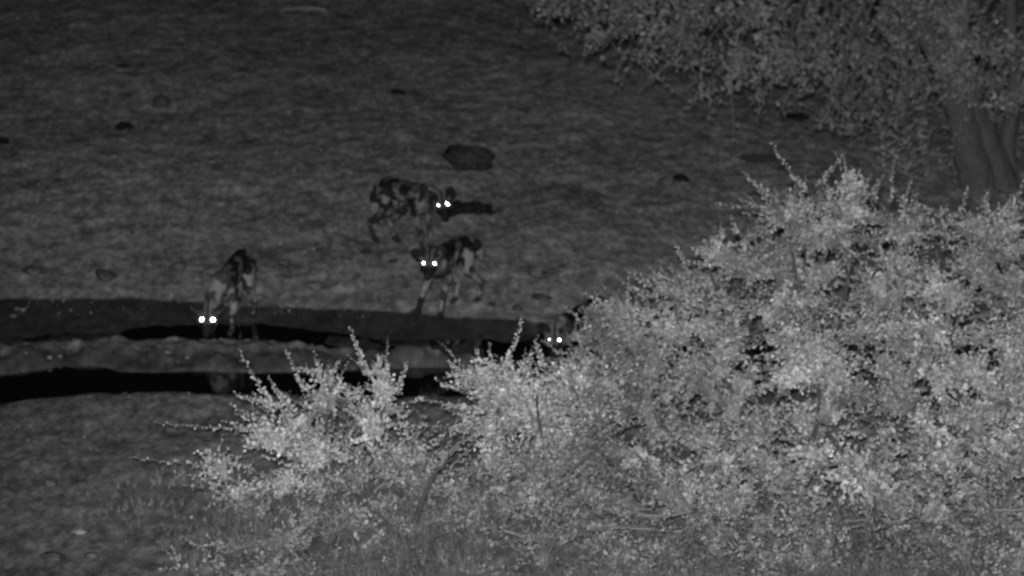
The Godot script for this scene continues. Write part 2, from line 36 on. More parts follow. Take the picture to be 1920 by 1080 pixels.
		"blobs": [[Vector3(0.82, 1.21, -31.7), Vector3(0.32, 0.17, 0.25), 63, 0.55], [Vector3(0.56, 1.16, -31.46), Vector3(0.19, 0.12, 0.25), 39, 0.66], [Vector3(0.65, 1.48, -31.22), Vector3(0.15, 0.1, 0.25), 37, 0.44], [Vector3(0.73, 1.48, -31.64), Vector3(0.13, 0.08, 0.25), 22, 0.50], [Vector3(0.55, 1.35, -31.4), Vector3(0.09, 0.08, 0.25), 17, 0.50], [Vector3(0.6, 1.6, -31.16), Vector3(0.09, 0.06, 0.25), 16, 0.44], [Vector3(0.69, 1.44, -31.58), Vector3(0.11, 0.08, 0.25), 25, 0.45], [Vector3(0.81, 1.63, -31.34), Vector3(0.13, 0.09, 0.25), 30, 0.65], [Vector3(0.93, 1.6, -31.1), Vector3(0.21, 0.13, 0.25), 40, 0.71], [Vector3(1.19, 1.5, -31), Vector3(0.22, 0.15, 0.25), 58, 0.89], [Vector3(1.51, 1.47, -31.35), Vector3(0.25, 0.17, 0.25), 71, 1.00], [Vector3(1.83, 1.32, -31.5), Vector3(0.3, 0.21, 0.25), 83, 0.98], [Vector3(2.24, 1.36, -31.28), Vector3(0.22, 0.15, 0.25), 62, 1.07], [Vector3(2.53, 1.23, -31.58), Vector3(0.3, 0.21, 0.25), 85, 1.04], [Vector3(2.89, 1.49, -31.26), Vector3(0.18, 0.13, 0.25), 45, 0.79], [Vector3(3.06, 1.32, -31.48), Vector3(0.29, 0.2, 0.25), 76, 0.89], [Vector3(3.33, 1.54, -30.85), Vector3(0.29, 0.2, 0.25), 85, 1.00], [Vector3(3.86, 1.34, -31.4), Vector3(0.2, 0.14, 0.25), 57, 1.06], [Vector3(4.1, 1.34, -31.66), Vector3(0.3, 0.21, 0.26), 81, 0.94], [Vector3(4.43, 1.38, -31.65), Vector3(0.25, 0.17, 0.25), 71, 1.01], [Vector3(0.5, 1, -31.67), Vector3(0.17, 0.12, 0.25), 41, 0.80], [Vector3(0.86, 0.97, -31.81), Vector3(0.2, 0.14, 0.25), 39, 0.53], [Vector3(1.17, 1.22, -31.23), Vector3(0.25, 0.17, 0.25), 57, 0.70], [Vector3(1.42, 1.03, -31.64), Vector3(0.18, 0.13, 0.25), 49, 0.94], [Vector3(1.71, 1.15, -31.44), Vector3(0.21, 0.14, 0.25), 59, 1.05], [Vector3(2.28, 1.16, -31.35), Vector3(0.29, 0.2, 0.25), 83, 1.16], [Vector3(2.53, 1.14, -31.15), Vector3(0.22, 0.15, 0.25), 64, 1.09], [Vector3(3.01, 1.1, -31.53), Vector3(0.29, 0.2, 0.25), 83, 1.01], [Vector3(3.42, 1.06, -31.92), Vector3(0.21, 0.15, 0.25), 59, 1.14], [Vector3(3.65, 1.18, -31.06), Vector3(0.22, 0.15, 0.25), 64, 1.16], [Vector3(4.02, 1.2, -31.4), Vector3(0.23, 0.16, 0.25), 66, 1.07], [Vector3(4.27, 1.07, -31.92), Vector3(0.25, 0.17, 0.25), 70, 1.04], [Vector3(0.54, 0.69, -31.97), Vector3(0.28, 0.19, 0.25), 68, 0.81], [Vector3(0.98, 0.67, -31.94), Vector3(0.31, 0.21, 0.26), 61, 0.55], [Vector3(1.3, 1.02, -31.15), Vector3(0.25, 0.17, 0.25), 62, 0.81], [Vector3(1.46, 0.98, -31.27), Vector3(0.29, 0.2, 0.25), 80, 0.95], [Vector3(1.88, 0.85, -31.87), Vector3(0.26, 0.18, 0.25), 71, 1.05], [Vector3(2.14, 1.06, -31.11), Vector3(0.17, 0.12, 0.25), 50, 1.13], [Vector3(2.58, 1, -31.28), Vector3(0.22, 0.16, 0.25), 64, 1.04], [Vector3(2.8, 0.88, -31.16), Vector3(0.22, 0.15, 0.25), 49, 0.69], [Vector3(3.06, 0.89, -31.33), Vector3(0.24, 0.16, 0.25), 58, 0.81], [Vector3(3.45, 1.03, -31.1), Vector3(0.24, 0.17, 0.25), 69, 1.18], [Vector3(3.75, 1.05, -31.12), Vector3(0.2, 0.14, 0.25), 57, 1.14], [Vector3(4, 0.91, -31.2), Vector3(0.25, 0.18, 0.25), 73, 1.08], [Vector3(4.26, 1.09, -30.95), Vector3(0.24, 0.17, 0.25), 70, 1.03], [Vector3(0.79, 0.82, -31.18), Vector3(0.19, 0.13, 0.25), 37, 0.56], [Vector3(0.99, 0.85, -31.02), Vector3(0.3, 0.2, 0.25), 62, 0.60], [Vector3(1.32, 0.59, -31.6), Vector3(0.22, 0.15, 0.25), 56, 0.89], [Vector3(1.71, 0.81, -31), Vector3(0.22, 0.15, 0.25), 62, 1.00], [Vector3(2.06, 0.62, -31.38), Vector3(0.23, 0.16, 0.25), 64, 1.01], [Vector3(2.4, 0.53, -31.88), Vector3(0.27, 0.19, 0.25), 76, 1.02], [Vector3(2.56, 0.72, -31.42), Vector3(0.17, 0.12, 0.25), 48, 0.98], [Vector3(3.02, 0.81, -31.26), Vector3(0.23, 0.16, 0.25), 52, 0.69], [Vector3(3.33, 0.57, -31.81), Vector3(0.18, 0.13, 0.25), 51, 1.03], [Vector3(3.63, 0.62, -31.7), Vector3(0.29, 0.2, 0.25), 81, 1.12], [Vector3(3.89, 0.73, -31.42), Vector3(0.21, 0.14, 0.25), 59, 1.08], [Vector3(4.13, 0.65, -31.17), Vector3(0.22, 0.15, 0.25), 62, 1.03], [Vector3(1.11, 0.65, -30.83), Vector3(0.18, 0.12, 0.25), 43, 0.78], [Vector3(1.51, 0.55, -31.12), Vector3(0.23, 0.16, 0.25), 65, 1.03], [Vector3(1.89, 0.65, -30.87), Vector3(0.2, 0.14, 0.25), 57, 1.02], [Vector3(3.79, 0.42, -31.78), Vector3(0.18, 0.12, 0.25), 49, 1.06]],
		"whips": [[Vector3(0.81, 1.44, -31.4), Vector3(0.87, 1.69, -31.3), 22], [Vector3(3.18, 1.31, -31.4), Vector3(3.2, 1.6, -31.3), 24], [Vector3(3.6, 1.49, -31.4), Vector3(3.71, 1.73, -31.3), 22]]},
	"near": {"base": Vector3(2.67, 0.3, -27.9),
		"limbs": [[Vector3(2.79, -0.02, -29.18), Vector3(2.74, 0.36, -29.18), Vector3(2.57, 0.86, -29.18), Vector3(2.41, 1.11, -29.18)], [Vector3(2.83, -0.15, -29.6), Vector3(3.27, 0.41, -29.6), Vector3(3.5, 0.83, -29.6)], [Vector3(2.81, -0.15, -29.6), Vector3(2.13, 0.32, -29.6), Vector3(1.79, 0.79, -29.6)], [Vector3(2.81, -0.15, -29.6), Vector3(1.51, 0.28, -29.6), Vector3(1.14, 0.74, -29.6)]],
		"blobs": [[Vector3(0.99, 0.75, -29.9), Vector3(0.29, 0.16, 0.25), 49, 0.74], [Vector3(2.27, 0.89, -29.54), Vector3(0.21, 0.15, 0.25), 63, 1.00], [Vector3(2.82, 0.79, -30.11), Vector3(0.21, 0.14, 0.25), 55, 0.86], [Vector3(3.09, 0.85, -29.91), Vector3(0.28, 0.19, 0.25), 82, 0.99], [Vector3(3.19, 0.92, -29.71), Vector3(0.17, 0.12, 0.25), 50, 1.04], [Vector3(3.9, 0.89, -29.82), Vector3(0.23, 0.16, 0.25), 68, 1.02], [Vector3(4.03, 1.04, -29.17), Vector3(0.27, 0.19, 0.25), 83, 1.01], [Vector3(1.24, 0.53, -30.04), Vector3(0.27, 0.18, 0.25), 74, 0.91], [Vector3(1.52, 0.78, -29.51), Vector3(0.17, 0.12, 0.25), 51, 1.11], [Vector3(1.88, 0.69, -29.96), Vector3(0.25, 0.17, 0.25), 72, 0.97], [Vector3(2.19, 0.67, -29.82), Vector3(0.17, 0.12, 0.25), 45, 0.84], [Vector3(2.55, 0.79, -29.29), Vector3(0.27, 0.19, 0.25), 82, 1.12], [Vector3(2.78, 0.87, -29.05), Vector3(0.26, 0.18, 0.25), 79, 1.01], [Vector3(3.19, 0.63, -29.74), Vector3(0.19, 0.13, 0.25), 56, 0.97], [Vector3(3.32, 0.85, -29.39), Vector3(0.18, 0.12, 0.25), 54, 1.01], [Vector3(3.75, 0.63, -30.17), Vector3(0.26, 0.18, 0.25), 76, 0.98], [Vector3(3.86, 0.93, -29.06), Vector3(0.2, 0.14, 0.25), 60, 0.99]],
		"whips": [[Vector3(1.88, 0.53, -29.6), Vector3(1.55, 0.43, -29.5), 22], [Vector3(3.02, 0.53, -29.6), Vector3(2.97, 0.31, -29.5), 22], [Vector3(2.08, 0.74, -29.6), Vector3(1.95, 0.43, -29.5), 20]]},
}
const TREE_BASE := Vector3(5.06, 0.3, -41.38)
const TREE_TRUNKS := [[Vector3(5.12, -0.12, -43), Vector3(5, 0.56, -43), Vector3(4.87, 1.01, -43), Vector3(4.68, 1.57, -43), Vector3(4.27, 2.15, -43), Vector3(3.68, 2.73, -43)], [Vector3(5.4, -0.12, -43), Vector3(5.17, 0.62, -43), Vector3(5.02, 1.07, -43), Vector3(4.85, 1.92, -43), Vector3(4.82, 2.96, -43)], [Vector3(5.51, -0.09, -43), Vector3(5.46, 0.74, -43), Vector3(5.51, 1.39, -43), Vector3(5.42, 2.27, -43), Vector3(5.57, 2.96, -43)]]
const TREE_BLOBS := [[Vector3(0.59, 1.9, -43.8), Vector3(0.35, 0.21, 0.4), 30], [Vector3(1.22, 1.86, -43.32), Vector3(0.49, 0.31, 0.5), 80], [Vector3(0.86, 1.71, -42.84), Vector3(0.21, 0.14, 0.4), 16], [Vector3(1.31, 1.73, -42.36), Vector3(0.41, 0.17, 0.4), 30], [Vector3(1.86, 2.1, -41.88), Vector3(0.54, 0.4, 0.59), 130], [Vector3(1.93, 1.42, -43.48), Vector3(0.49, 0.32, 0.5), 60], [Vector3(2.6, 1.98, -43), Vector3(0.62, 0.48, 0.69), 200], [Vector3(2.46, 1.47, -42.52), Vector3(0.41, 0.31, 0.45), 110], [Vector3(2.83, 1.62, -42.04), Vector3(0.41, 0.34, 0.47), 110], [Vector3(3.4, 1.81, -43.64), Vector3(0.63, 0.49, 0.7), 200], [Vector3(3.37, 1.36, -43.16), Vector3(0.42, 0.35, 0.48), 110], [Vector3(3.79, 1.56, -42.68), Vector3(0.55, 0.48, 0.65), 170], [Vector3(3.64, 1.13, -42.2), Vector3(0.34, 0.34, 0.43), 70], [Vector3(4.29, 1.78, -43.8), Vector3(0.64, 0.49, 0.71), 200], [Vector3(4.43, 1.21, -43.32), Vector3(0.49, 0.42, 0.57), 130], [Vector3(4.22, 0.83, -42.84), Vector3(0.35, 0.31, 0.41), 70], [Vector3(4.72, 2.02, -42.36), Vector3(0.61, 0.41, 0.64), 140], [Vector3(4.74, 1.47, -41.88), Vector3(0.27, 0.2, 0.4), 50], [Vector3(5.49, 1.6, -43.48), Vector3(0.49, 0.56, 0.66), 130], [Vector3(3.95, 0.51, -43), Vector3(0.17, 0.14, 0.4), 14], [Vector3(5.27, 1.18, -42.52), Vector3(0.34, 0.28, 0.4), 50], [Vector3(0.96, 2.36, -42.04), Vector3(0.54, 0.27, 0.51), 70], [Vector3(0.59, 2.11, -43.64), Vector3(0.35, 0.17, 0.4), 26], [Vector3(1.39, 2.18, -43.16), Vector3(0.62, 0.21, 0.52), 120], [Vector3(4.5, 0.63, -42.68), Vector3(0.28, 0.21, 0.4), 34], [Vector3(3.05, 2.73, -42.2), Vector3(1.35, 0.41, 1.1), 260], [Vector3(4.63, 2.56, -43.8), Vector3(1.41, 0.49, 1.19), 260], [Vector3(1.68, 2.45, -43.32), Vector3(0.97, 0.28, 0.78), 140], [Vector3(0.46, 2.15, -42.84), Vector3(0.21, 0.1, 0.4), 24], [Vector3(4.24, 0.46, -42.36), Vector3(0.21, 0.14, 0.4), 14], [Vector3(3.39, 1.07, -41.88), Vector3(0.2, 0.14, 0.4), 16], [Vector3(4.58, 2.15, -41.9), Vector3(0.4, 0.27, 0.42), 90], [Vector3(5.01, 1.81, -41.9), Vector3(0.34, 0.27, 0.4), 80], [Vector3(4.54, 1.64, -41.9), Vector3(0.3, 0.24, 0.4), 70], [Vector3(4.88, 1.38, -41.9), Vector3(0.27, 0.18, 0.4), 60], [Vector3(5.31, 1.24, -41.9), Vector3(0.2, 0.2, 0.4), 40], [Vector3(4.27, 2.33, -41.9), Vector3(0.34, 0.2, 0.4), 60]]
const TREE_WHIPS := [[Vector3(2.26, 1.27, -43), Vector3(1.9, 1.1, -42.8), 22], [Vector3(3.48, 1.15, -43), Vector3(3.32, 0.9, -42.8), 22], [Vector3(3.59, 1.15, -43), Vector3(3.12, 0.77, -42.8), 9], [Vector3(3.71, 0.92, -43), Vector3(3.67, 0.63, -42.8), 14], [Vector3(4.13, 0.68, -43), Vector3(4, 0.43, -42.8), 16], [Vector3(1.79, 1.62, -43), Vector3(1.38, 1.31, -42.8), 14], [Vector3(1.27, 1.74, -43), Vector3(1.1, 1.31, -42.8), 12], [Vector3(3.01, 1.21, -43), Vector3(2.94, 1.04, -42.8), 16], [Vector3(0.98, 1.92, -43), Vector3(0.78, 1.66, -42.8), 14], [Vector3(0.81, 2.03, -43), Vector3(0.46, 2.12, -42.8), 20], [Vector3(2.72, 1.27, -43), Vector3(2.66, 0.96, -42.8), 16], [Vector3(4.48, 0.51, -43), Vector3(4.49, 0.31, -42.8), 16], [Vector3(4.24, 0.56, -43), Vector3(4.41, 0.19, -42.8), 14], [Vector3(1.56, 1.51, -43), Vector3(1.27, 1.75, -42.8), 14], [Vector3(2.14, 1.39, -43), Vector3(2.14, 0.96, -42.8), 8], [Vector3(2.38, 1.21, -43), Vector3(2.4, 0.78, -42.8), 5], [Vector3(1.39, 1.57, -43), Vector3(1.82, 1.25, -42.8), 10]]
const STONES := [
	["rock", "large dark angular rock lying behind the two dogs on the slope", "rock", -0.46, -43.83, 0.56, 0.27, 0.05],
	["dung_mound", "long black mound of dung beside the head of the farther dog", "dung mound", -0.5, -41.58, 0.52, 0.17, 0.016],
	["stone", "black flat stone on the upper left of the bare slope", "stone", -4.56, -46.56, 0.28, 0.13, 0.011],
	["stone", "pale round stone with a dark side above the black flat stone", "stone", -4.24, -47.81, 0.23, 0.21, 0.075],
	["stone", "thin dark stone lying highest on the left of the slope", "stone", -4.96, -50.45, 0.23, 0.07, 0.02],
	["stone", "dark ragged clod on the empty slope above the farther dog", "clod", -1.41, -48.67, 0.22, 0.1, 0.018],
	["stone", "dark stone cut by the left edge of the picture", "stone", -5.9, -45.64, 0.21, 0.11, 0.014],
	["stone", "tiny grey stone alone in the middle of the upper slope", "stone", -2.72, -46.29, 0.1, 0.06, 0.09],
	["stone", "grey squared stone lying left of the drinking dog", "stone", -4.03, -38.85, 0.28, 0.14, 0.08],
	["stone", "low grey stone near the left edge above the wet mud", "stone", -4.78, -39.14, 0.32, 0.1, 0.1],
	["stone", "small grey stone left of the low grey stone near the mud", "stone", -4.93, -38.62, 0.16, 0.08, 0.1],
	["stone", "low grey stone between squared stone and drinking dog", "stone", -3.35, -39.43, 0.2, 0.08, 0.1],
	["stone", "small grey stone right above the rump of the drinking dog", "stone", -2.31, -39.56, 0.14, 0.08, 0.09],
	["stone", "half buried grey stone right of the drinking dog", "stone", -1.93, -38.52, 0.19, 0.12, 0.12],
	["clod", "small dark clod at the rear paws of the farther dog", "clod", -1.49, -39.88, 0.11, 0.09, 0.03],
	["clod", "small dark clod between the farther dog and the nearer dog", "clod", -1.2, -39.51, 0.1, 0.06, 0.03],
	["clod", "little dark clod just right of the black dung mound", "clod", -0.15, -41.85, 0.1, 0.06, 0.03],
	["clod", "tiny dark clod lower right of the black dung mound", "clod", -0.03, -41.28, 0.08, 0.04, 0.04],
	["stone", "dark stone with a pale side right of the rock across the slope", "stone", 1.86, -43.3, 0.21, 0.11, 0.018],
	["stone", "faint low grey stone touching the dark stone on the right", "stone", 1.7, -43.18, 0.23, 0.11, 0.1],
	["stone", "dark low stone under the drooping branches of the tree", "stone", 3.38, -47.11, 0.38, 0.11, 0.018],
	["stone", "low grey stone right of the nearer dog", "stone", 0.37, -38.88, 0.19, 0.07, 0.09],
	["stone", "long flat stone lying lowest right of the nearer dog", "stone", 0.29, -37.99, 0.24, 0.06, 0.08],
	["clod", "small dark clod behind the hind paw of the nearer dog", "clod", -0.2, -37.85, 0.08, 0.06, 0.03],
	["clod", "rough dark clod at the edge of the wet mud beside the tall leafy shoot", "clod", 0.05, -37.69, 0.11, 0.08, 0.05],
	["clod", "dark clod in front of the forepaw of the nearer dog", "clod", -0.93, -37.63, 0.12, 0.07, 0.03],
	["clod", "tiny dark clod left of the tree crown near the top", "clod", 0.18, -53.01, 0.09, 0.05, 0.05],
	["clod", "tiny dark clod above the large angular rock", "clod", -0.49, -45.86, 0.09, 0.04, 0.06],
	["stone", "small grey stone between the nearer dog and the big shrub", "stone", 1.11, -41.01, 0.12, 0.06, 0.07],
	["clod", "tiny dark clod right above the large angular rock", "clod", 0.33, -46.36, 0.09, 0.05, 0.06],
	["clod", "tiny dark clod under the belly of the nearer dog", "clod", -0.61, -39, 0.07, 0.04, 0.05],
	["pebble", "pale pebble on the dark wet mud at far left, the upper one", "pebble", -4.73, -37.8, 0.08, 0.06, 0.17],
	["pebble", "grey pebble on the dark wet mud at far left, the lower one", "pebble", -4.8, -37.63, 0.09, 0.05, 0.12],
	["pebble", "pale pebble leftmost on the mud bar", "pebble", -4.48, -35.89, 0.06, 0.04, 0.24],
	["pebble", "pale pebble on the mud bar, left one of a close pair", "pebble", -4.26, -35.87, 0.06, 0.04, 0.25],
	["pebble", "pale pebble on the mud bar, right one of a close pair", "pebble", -4.17, -35.95, 0.05, 0.03, 0.23],
	["pebble", "pale flat pebble on the mud bar below the drinking dog, left", "pebble", -3.18, -35.95, 0.1, 0.03, 0.22],
	["pebble", "pale flat pebble on the mud bar below the drinking dog, right", "pebble", -2.99, -35.89, 0.07, 0.03, 0.2],
	["clod", "dark clod on the near bank at the lower left", "clod", -3.68, -30.85, 0.14, 0.08, 0.11],
	["clod", "dark clod lowest on the near bank at the lower left", "clod", -3.13, -28.68, 0.13, 0.06, 0.12],
	["clod", "broad dark lump on the near bank in the lower left corner", "clod", -3.41, -28.62, 0.21, 0.08, 0.12],
	["stone", "pale flat stone on the near bank at the lower left", "stone", -3.29, -29.34, 0.19, 0.06, 0.34],
]


var rng := RandomNumberGenerator.new()
var rough := FastNoiseLite.new()
var fine := FastNoiseLite.new()
var broad := FastNoiseLite.new()
var coat := FastNoiseLite.new()
var clumps := FastNoiseLite.new()
var used := {}
var leaf_mesh: ArrayMesh
var leaf_material: StandardMaterial3D
var bark_material: StandardMaterial3D
var twig_material: StandardMaterial3D
var fur_material: StandardMaterial3D
var eye_material: StandardMaterial3D
var eye_mesh: ArrayMesh


func _ready() -> void:
	# ---- camera
	var cam := Camera3D.new()
	cam.name = "camera"
	cam.fov = 8.2
	cam.near = 0.5
	cam.far = 1500.0
	cam.position = Vector3(0, 9, 0)
	cam.rotation_degrees = Vector3(-13, 0, 0)
	var lens := CameraAttributesPhysical.new()
	lens.frustum_focal_length = 167.4
	lens.frustum_focus_distance = 20.0
	lens.exposure_aperture = 4.9
	lens.frustum_near = 0.5
	lens.frustum_far = 1500.0
	cam.attributes = lens
	add_child(cam)
	cam.current = true
	# ---- night sky
	var sky := ProceduralSkyMaterial.new()
	sky.sky_top_color = Color(0.002, 0.002, 0.002)
	sky.sky_horizon_color = Color(0.004, 0.004, 0.004)
	sky.ground_bottom_color = Color(0.004, 0.004, 0.004)
	sky.ground_horizon_color = Color(0.004, 0.004, 0.004)
	var env := Environment.new()
	env.background_mode = Environment.BG_SKY
	env.sky = Sky.new()
	env.sky.sky_material = sky
	env.tonemap_mode = Environment.TONE_MAPPER_LINEAR
	env.tonemap_exposure = 8.0
	env.sdfgi_enabled = true
	env.ssao_enabled = true
	env.ssil_enabled = true
	var we := WorldEnvironment.new()
	we.name = "world_environment"
	we.environment = env
	add_child(we)
	# ---- moon, very faint
	var moon := DirectionalLight3D.new()
	moon.name = "moonlight"
	moon.light_energy = 0.0006
	moon.light_angular_distance = 0.5
	moon.shadow_enabled = true
	moon.rotation_degrees = Vector3(-50, 25, 0)
	add_child(moon)
	# ---- the infrared flood lamp of the hide, beside and above the camera
	var lamp := SpotLight3D.new()
	lamp.name = "flood_lamp_light"
	lamp.light_energy = LAMP
	lamp.spot_range = 300.0
	lamp.spot_attenuation = 2.0
	lamp.spot_angle = 13.0
	lamp.spot_angle_attenuation = 0.8
	lamp.light_size = 0.12
	lamp.shadow_enabled = true
	add_child(lamp)
	lamp.look_at_from_position(LAMP_AT, Vector3(0.9, 0.0, -45.0), Vector3.UP)

	setup()
	build_terrain()
	build_water()
	build_lamp_fitting(LAMP_AT)
	build_tree()
	build_shrubs()
	build_dogs()
	build_stones()
	build_small_things()


const LAMP := 240.0
const LAMP_AT := Vector3(-0.12, 9.45, 0.35)


# ------------------------------------------------------------------ helpers
func grey(v: float) -> Color:   # a material colour from a real-world (linear) tone
	return Color(v, v, v).linear_to_srgb()


func numbered(called: String) -> String:
	if not used.has(called):
		used[called] = 0
		return called
	used[called] += 1
	return "%s_%03d" % [called, used[called]]


func tag(o: Node3D, label: String, category: String, group := "") -> void:
	o.set_meta("label", label)
	o.set_meta("category", category)
	if group != "":
		o.set_meta("group", group)


func thing(called: String, label: String, category: String, at: Vector3, turn := 0.0, group := "") -> Node3D:
	var o := Node3D.new()
	o.name = numbered(called)
	add_child(o, true)
	o.position = at
	o.rotation.y = turn
	tag(o, label, category, group)
	return o


func obj(called: String, mesh: Mesh, m: Material, parent: Node3D = null) -> MeshInstance3D:
	var o := MeshInstance3D.new()
	o.name = called if parent else numbered(called)
	o.mesh = mesh
	o.material_override = m
	(parent if parent else self).add_child(o, true)
	return o


func noise_of(kind: int, frequency: float, octaves: int, seeded: int) -> FastNoiseLite:
	var n := FastNoiseLite.new()
	n.noise_type = kind
	n.frequency = frequency
	n.fractal_octaves = octaves
	n.seed = seeded
	return n


func noise_texture(frequency: float, octaves: int, seeded: int, low: float, high: float, bump := 0.0, size := 512) -> NoiseTexture2D:
	var t := NoiseTexture2D.new()
	t.width = size
	t.height = size
	t.seamless = true
	t.noise = noise_of(FastNoiseLite.TYPE_SIMPLEX_SMOOTH, frequency, octaves, seeded)
	if bump > 0.0:
		t.as_normal_map = true
		t.bump_strength = bump
	else:
		var g := Gradient.new()
		g.set_color(0, Color(low, low, low))
		g.set_color(1, Color(high, high, high))
		t.color_ramp = g
	return t


func setup() -> void:
	rough = noise_of(FastNoiseLite.TYPE_SIMPLEX_SMOOTH, 0.9, 4, 11)
	fine = noise_of(FastNoiseLite.TYPE_SIMPLEX_SMOOTH, 3.6, 3, 23)
	broad = noise_of(FastNoiseLite.TYPE_SIMPLEX_SMOOTH, 0.22, 3, 37)
	clumps = noise_of(FastNoiseLite.TYPE_SIMPLEX_SMOOTH, 1.5, 2, 47)
	coat = noise_of(FastNoiseLite.TYPE_SIMPLEX_SMOOTH, 6.2, 2, 5)
	leaf_material = StandardMaterial3D.new()
	leaf_material.vertex_color_use_as_albedo = true
	leaf_material.roughness = 0.6
	leaf_material.metallic_specular = 0.35
	leaf_material.backlight_enabled = true
	leaf_material.backlight = grey(0.16)
	leaf_material.cull_mode = BaseMaterial3D.CULL_DISABLED
	bark_material = StandardMaterial3D.new()
	bark_material.albedo_color = grey(0.05)
	bark_material.albedo_texture = noise_texture(0.03, 4, 71, 0.55, 1.0)
	bark_material.uv1_triplanar = true
	bark_material.uv1_scale = Vector3(2.4, 0.5, 2.4)
	bark_material.roughness = 0.95
	twig_material = StandardMaterial3D.new()
	twig_material.albedo_color = grey(0.11)
	twig_material.roughness = 0.8
	fur_material = StandardMaterial3D.new()
	fur_material.vertex_color_use_as_albedo = true
	fur_material.roughness = 0.9
	fur_material.metallic_specular = 0.2
	fur_material.albedo_texture = noise_texture(0.06, 3, 81, 0.4, 1.0)
	fur_material.uv1_triplanar = true
	fur_material.uv1_scale = Vector3(7, 2.5, 7)
	eye_material = StandardMaterial3D.new()   # the mirror behind the pupil that throws the lamp back
	eye_material.albedo_color = grey(0.9)
	eye_material.metallic = 1.0
	eye_material.roughness = 0.27
	# a leaf: a folded oval, one unit long
	var st := SurfaceTool.new()
	st.begin(Mesh.PRIMITIVE_TRIANGLES)
	var p := [Vector3(0, 0, 0), Vector3(-0.27, 0.35, 0.07), Vector3(-0.25, 0.72, 0.06), Vector3(0, 1, -0.06), Vector3(0.25, 0.72, 0.06), Vector3(0.27, 0.35, 0.07), Vector3(0, 0.5, 0)]
	for t in [[0, 1, 6], [1, 2, 6], [2, 3, 6], [3, 4, 6], [4, 5, 6], [5, 0, 6]]:
		for k in t:
			st.set_color(Color.WHITE)
			st.add_vertex(p[k])
	st.generate_normals()
	leaf_mesh = st.commit()
	eye_mesh = dome(0.0120, 0.0005)


func dome(r: float, bulge: float) -> ArrayMesh:   # a round lens facing +z
	var st := SurfaceTool.new()
	st.begin(Mesh.PRIMITIVE_TRIANGLES)
	st.set_smooth_group(0)
	for k in 3:
		for j in 20:
			var q := []
			for c in [[k, j], [k, j + 1], [k + 1, j + 1], [k + 1, j]]:
				var rr: float = r * c[0] / 3.0
				var a: float = TAU * c[1] / 20.0
				q.append(Vector3(cos(a) * rr, sin(a) * rr, bulge * (1.0 - rr * rr / r / r)))
			for t in ([[0, 2, 1], [0, 3, 2]] if k > 0 else [[0, 3, 2]]):
				for i in t:
					st.add_vertex(q[i])
	st.index()
	st.generate_normals()
	return st.commit()


func along(curve: Array, x: float) -> float:
	for i in range(1, curve.size()):
		if x < curve[i].x:
			var t: float = clampf((x - curve[i - 1].x) / (curve[i].x - curve[i - 1].x), 0.0, 1.0)
			t = t * t * (3.0 - 2.0 * t) * 0.5 + t * 0.5
			return lerpf(curve[i - 1].y, curve[i].y, t)
	return curve[curve.size() - 1].y


func edges(x: float) -> PackedFloat32Array:
	var w := rough.get_noise_2d(x * 1.6, 3.0) * 0.16 + fine.get_noise_2d(x * 1.1, 8.0) * 0.06
	var w2 := rough.get_noise_2d(x * 1.9, 53.0) * 0.14 + fine.get_noise_2d(x * 1.3, 38.0) * 0.06
	var e := PackedFloat32Array([along(EDGE_DRY, x) + w2 * 0.7, along(EDGE_FAR_WATER, x) + w, along(EDGE_BAR_BACK, x) + w2, along(EDGE_BAR_FRONT, x) + w * 0.5, along(EDGE_NEAR, x) + w2 * 0.6])
	for i in range(1, 5):
		e[i] = maxf(e[i], e[i - 1] + 0.12)
	return e


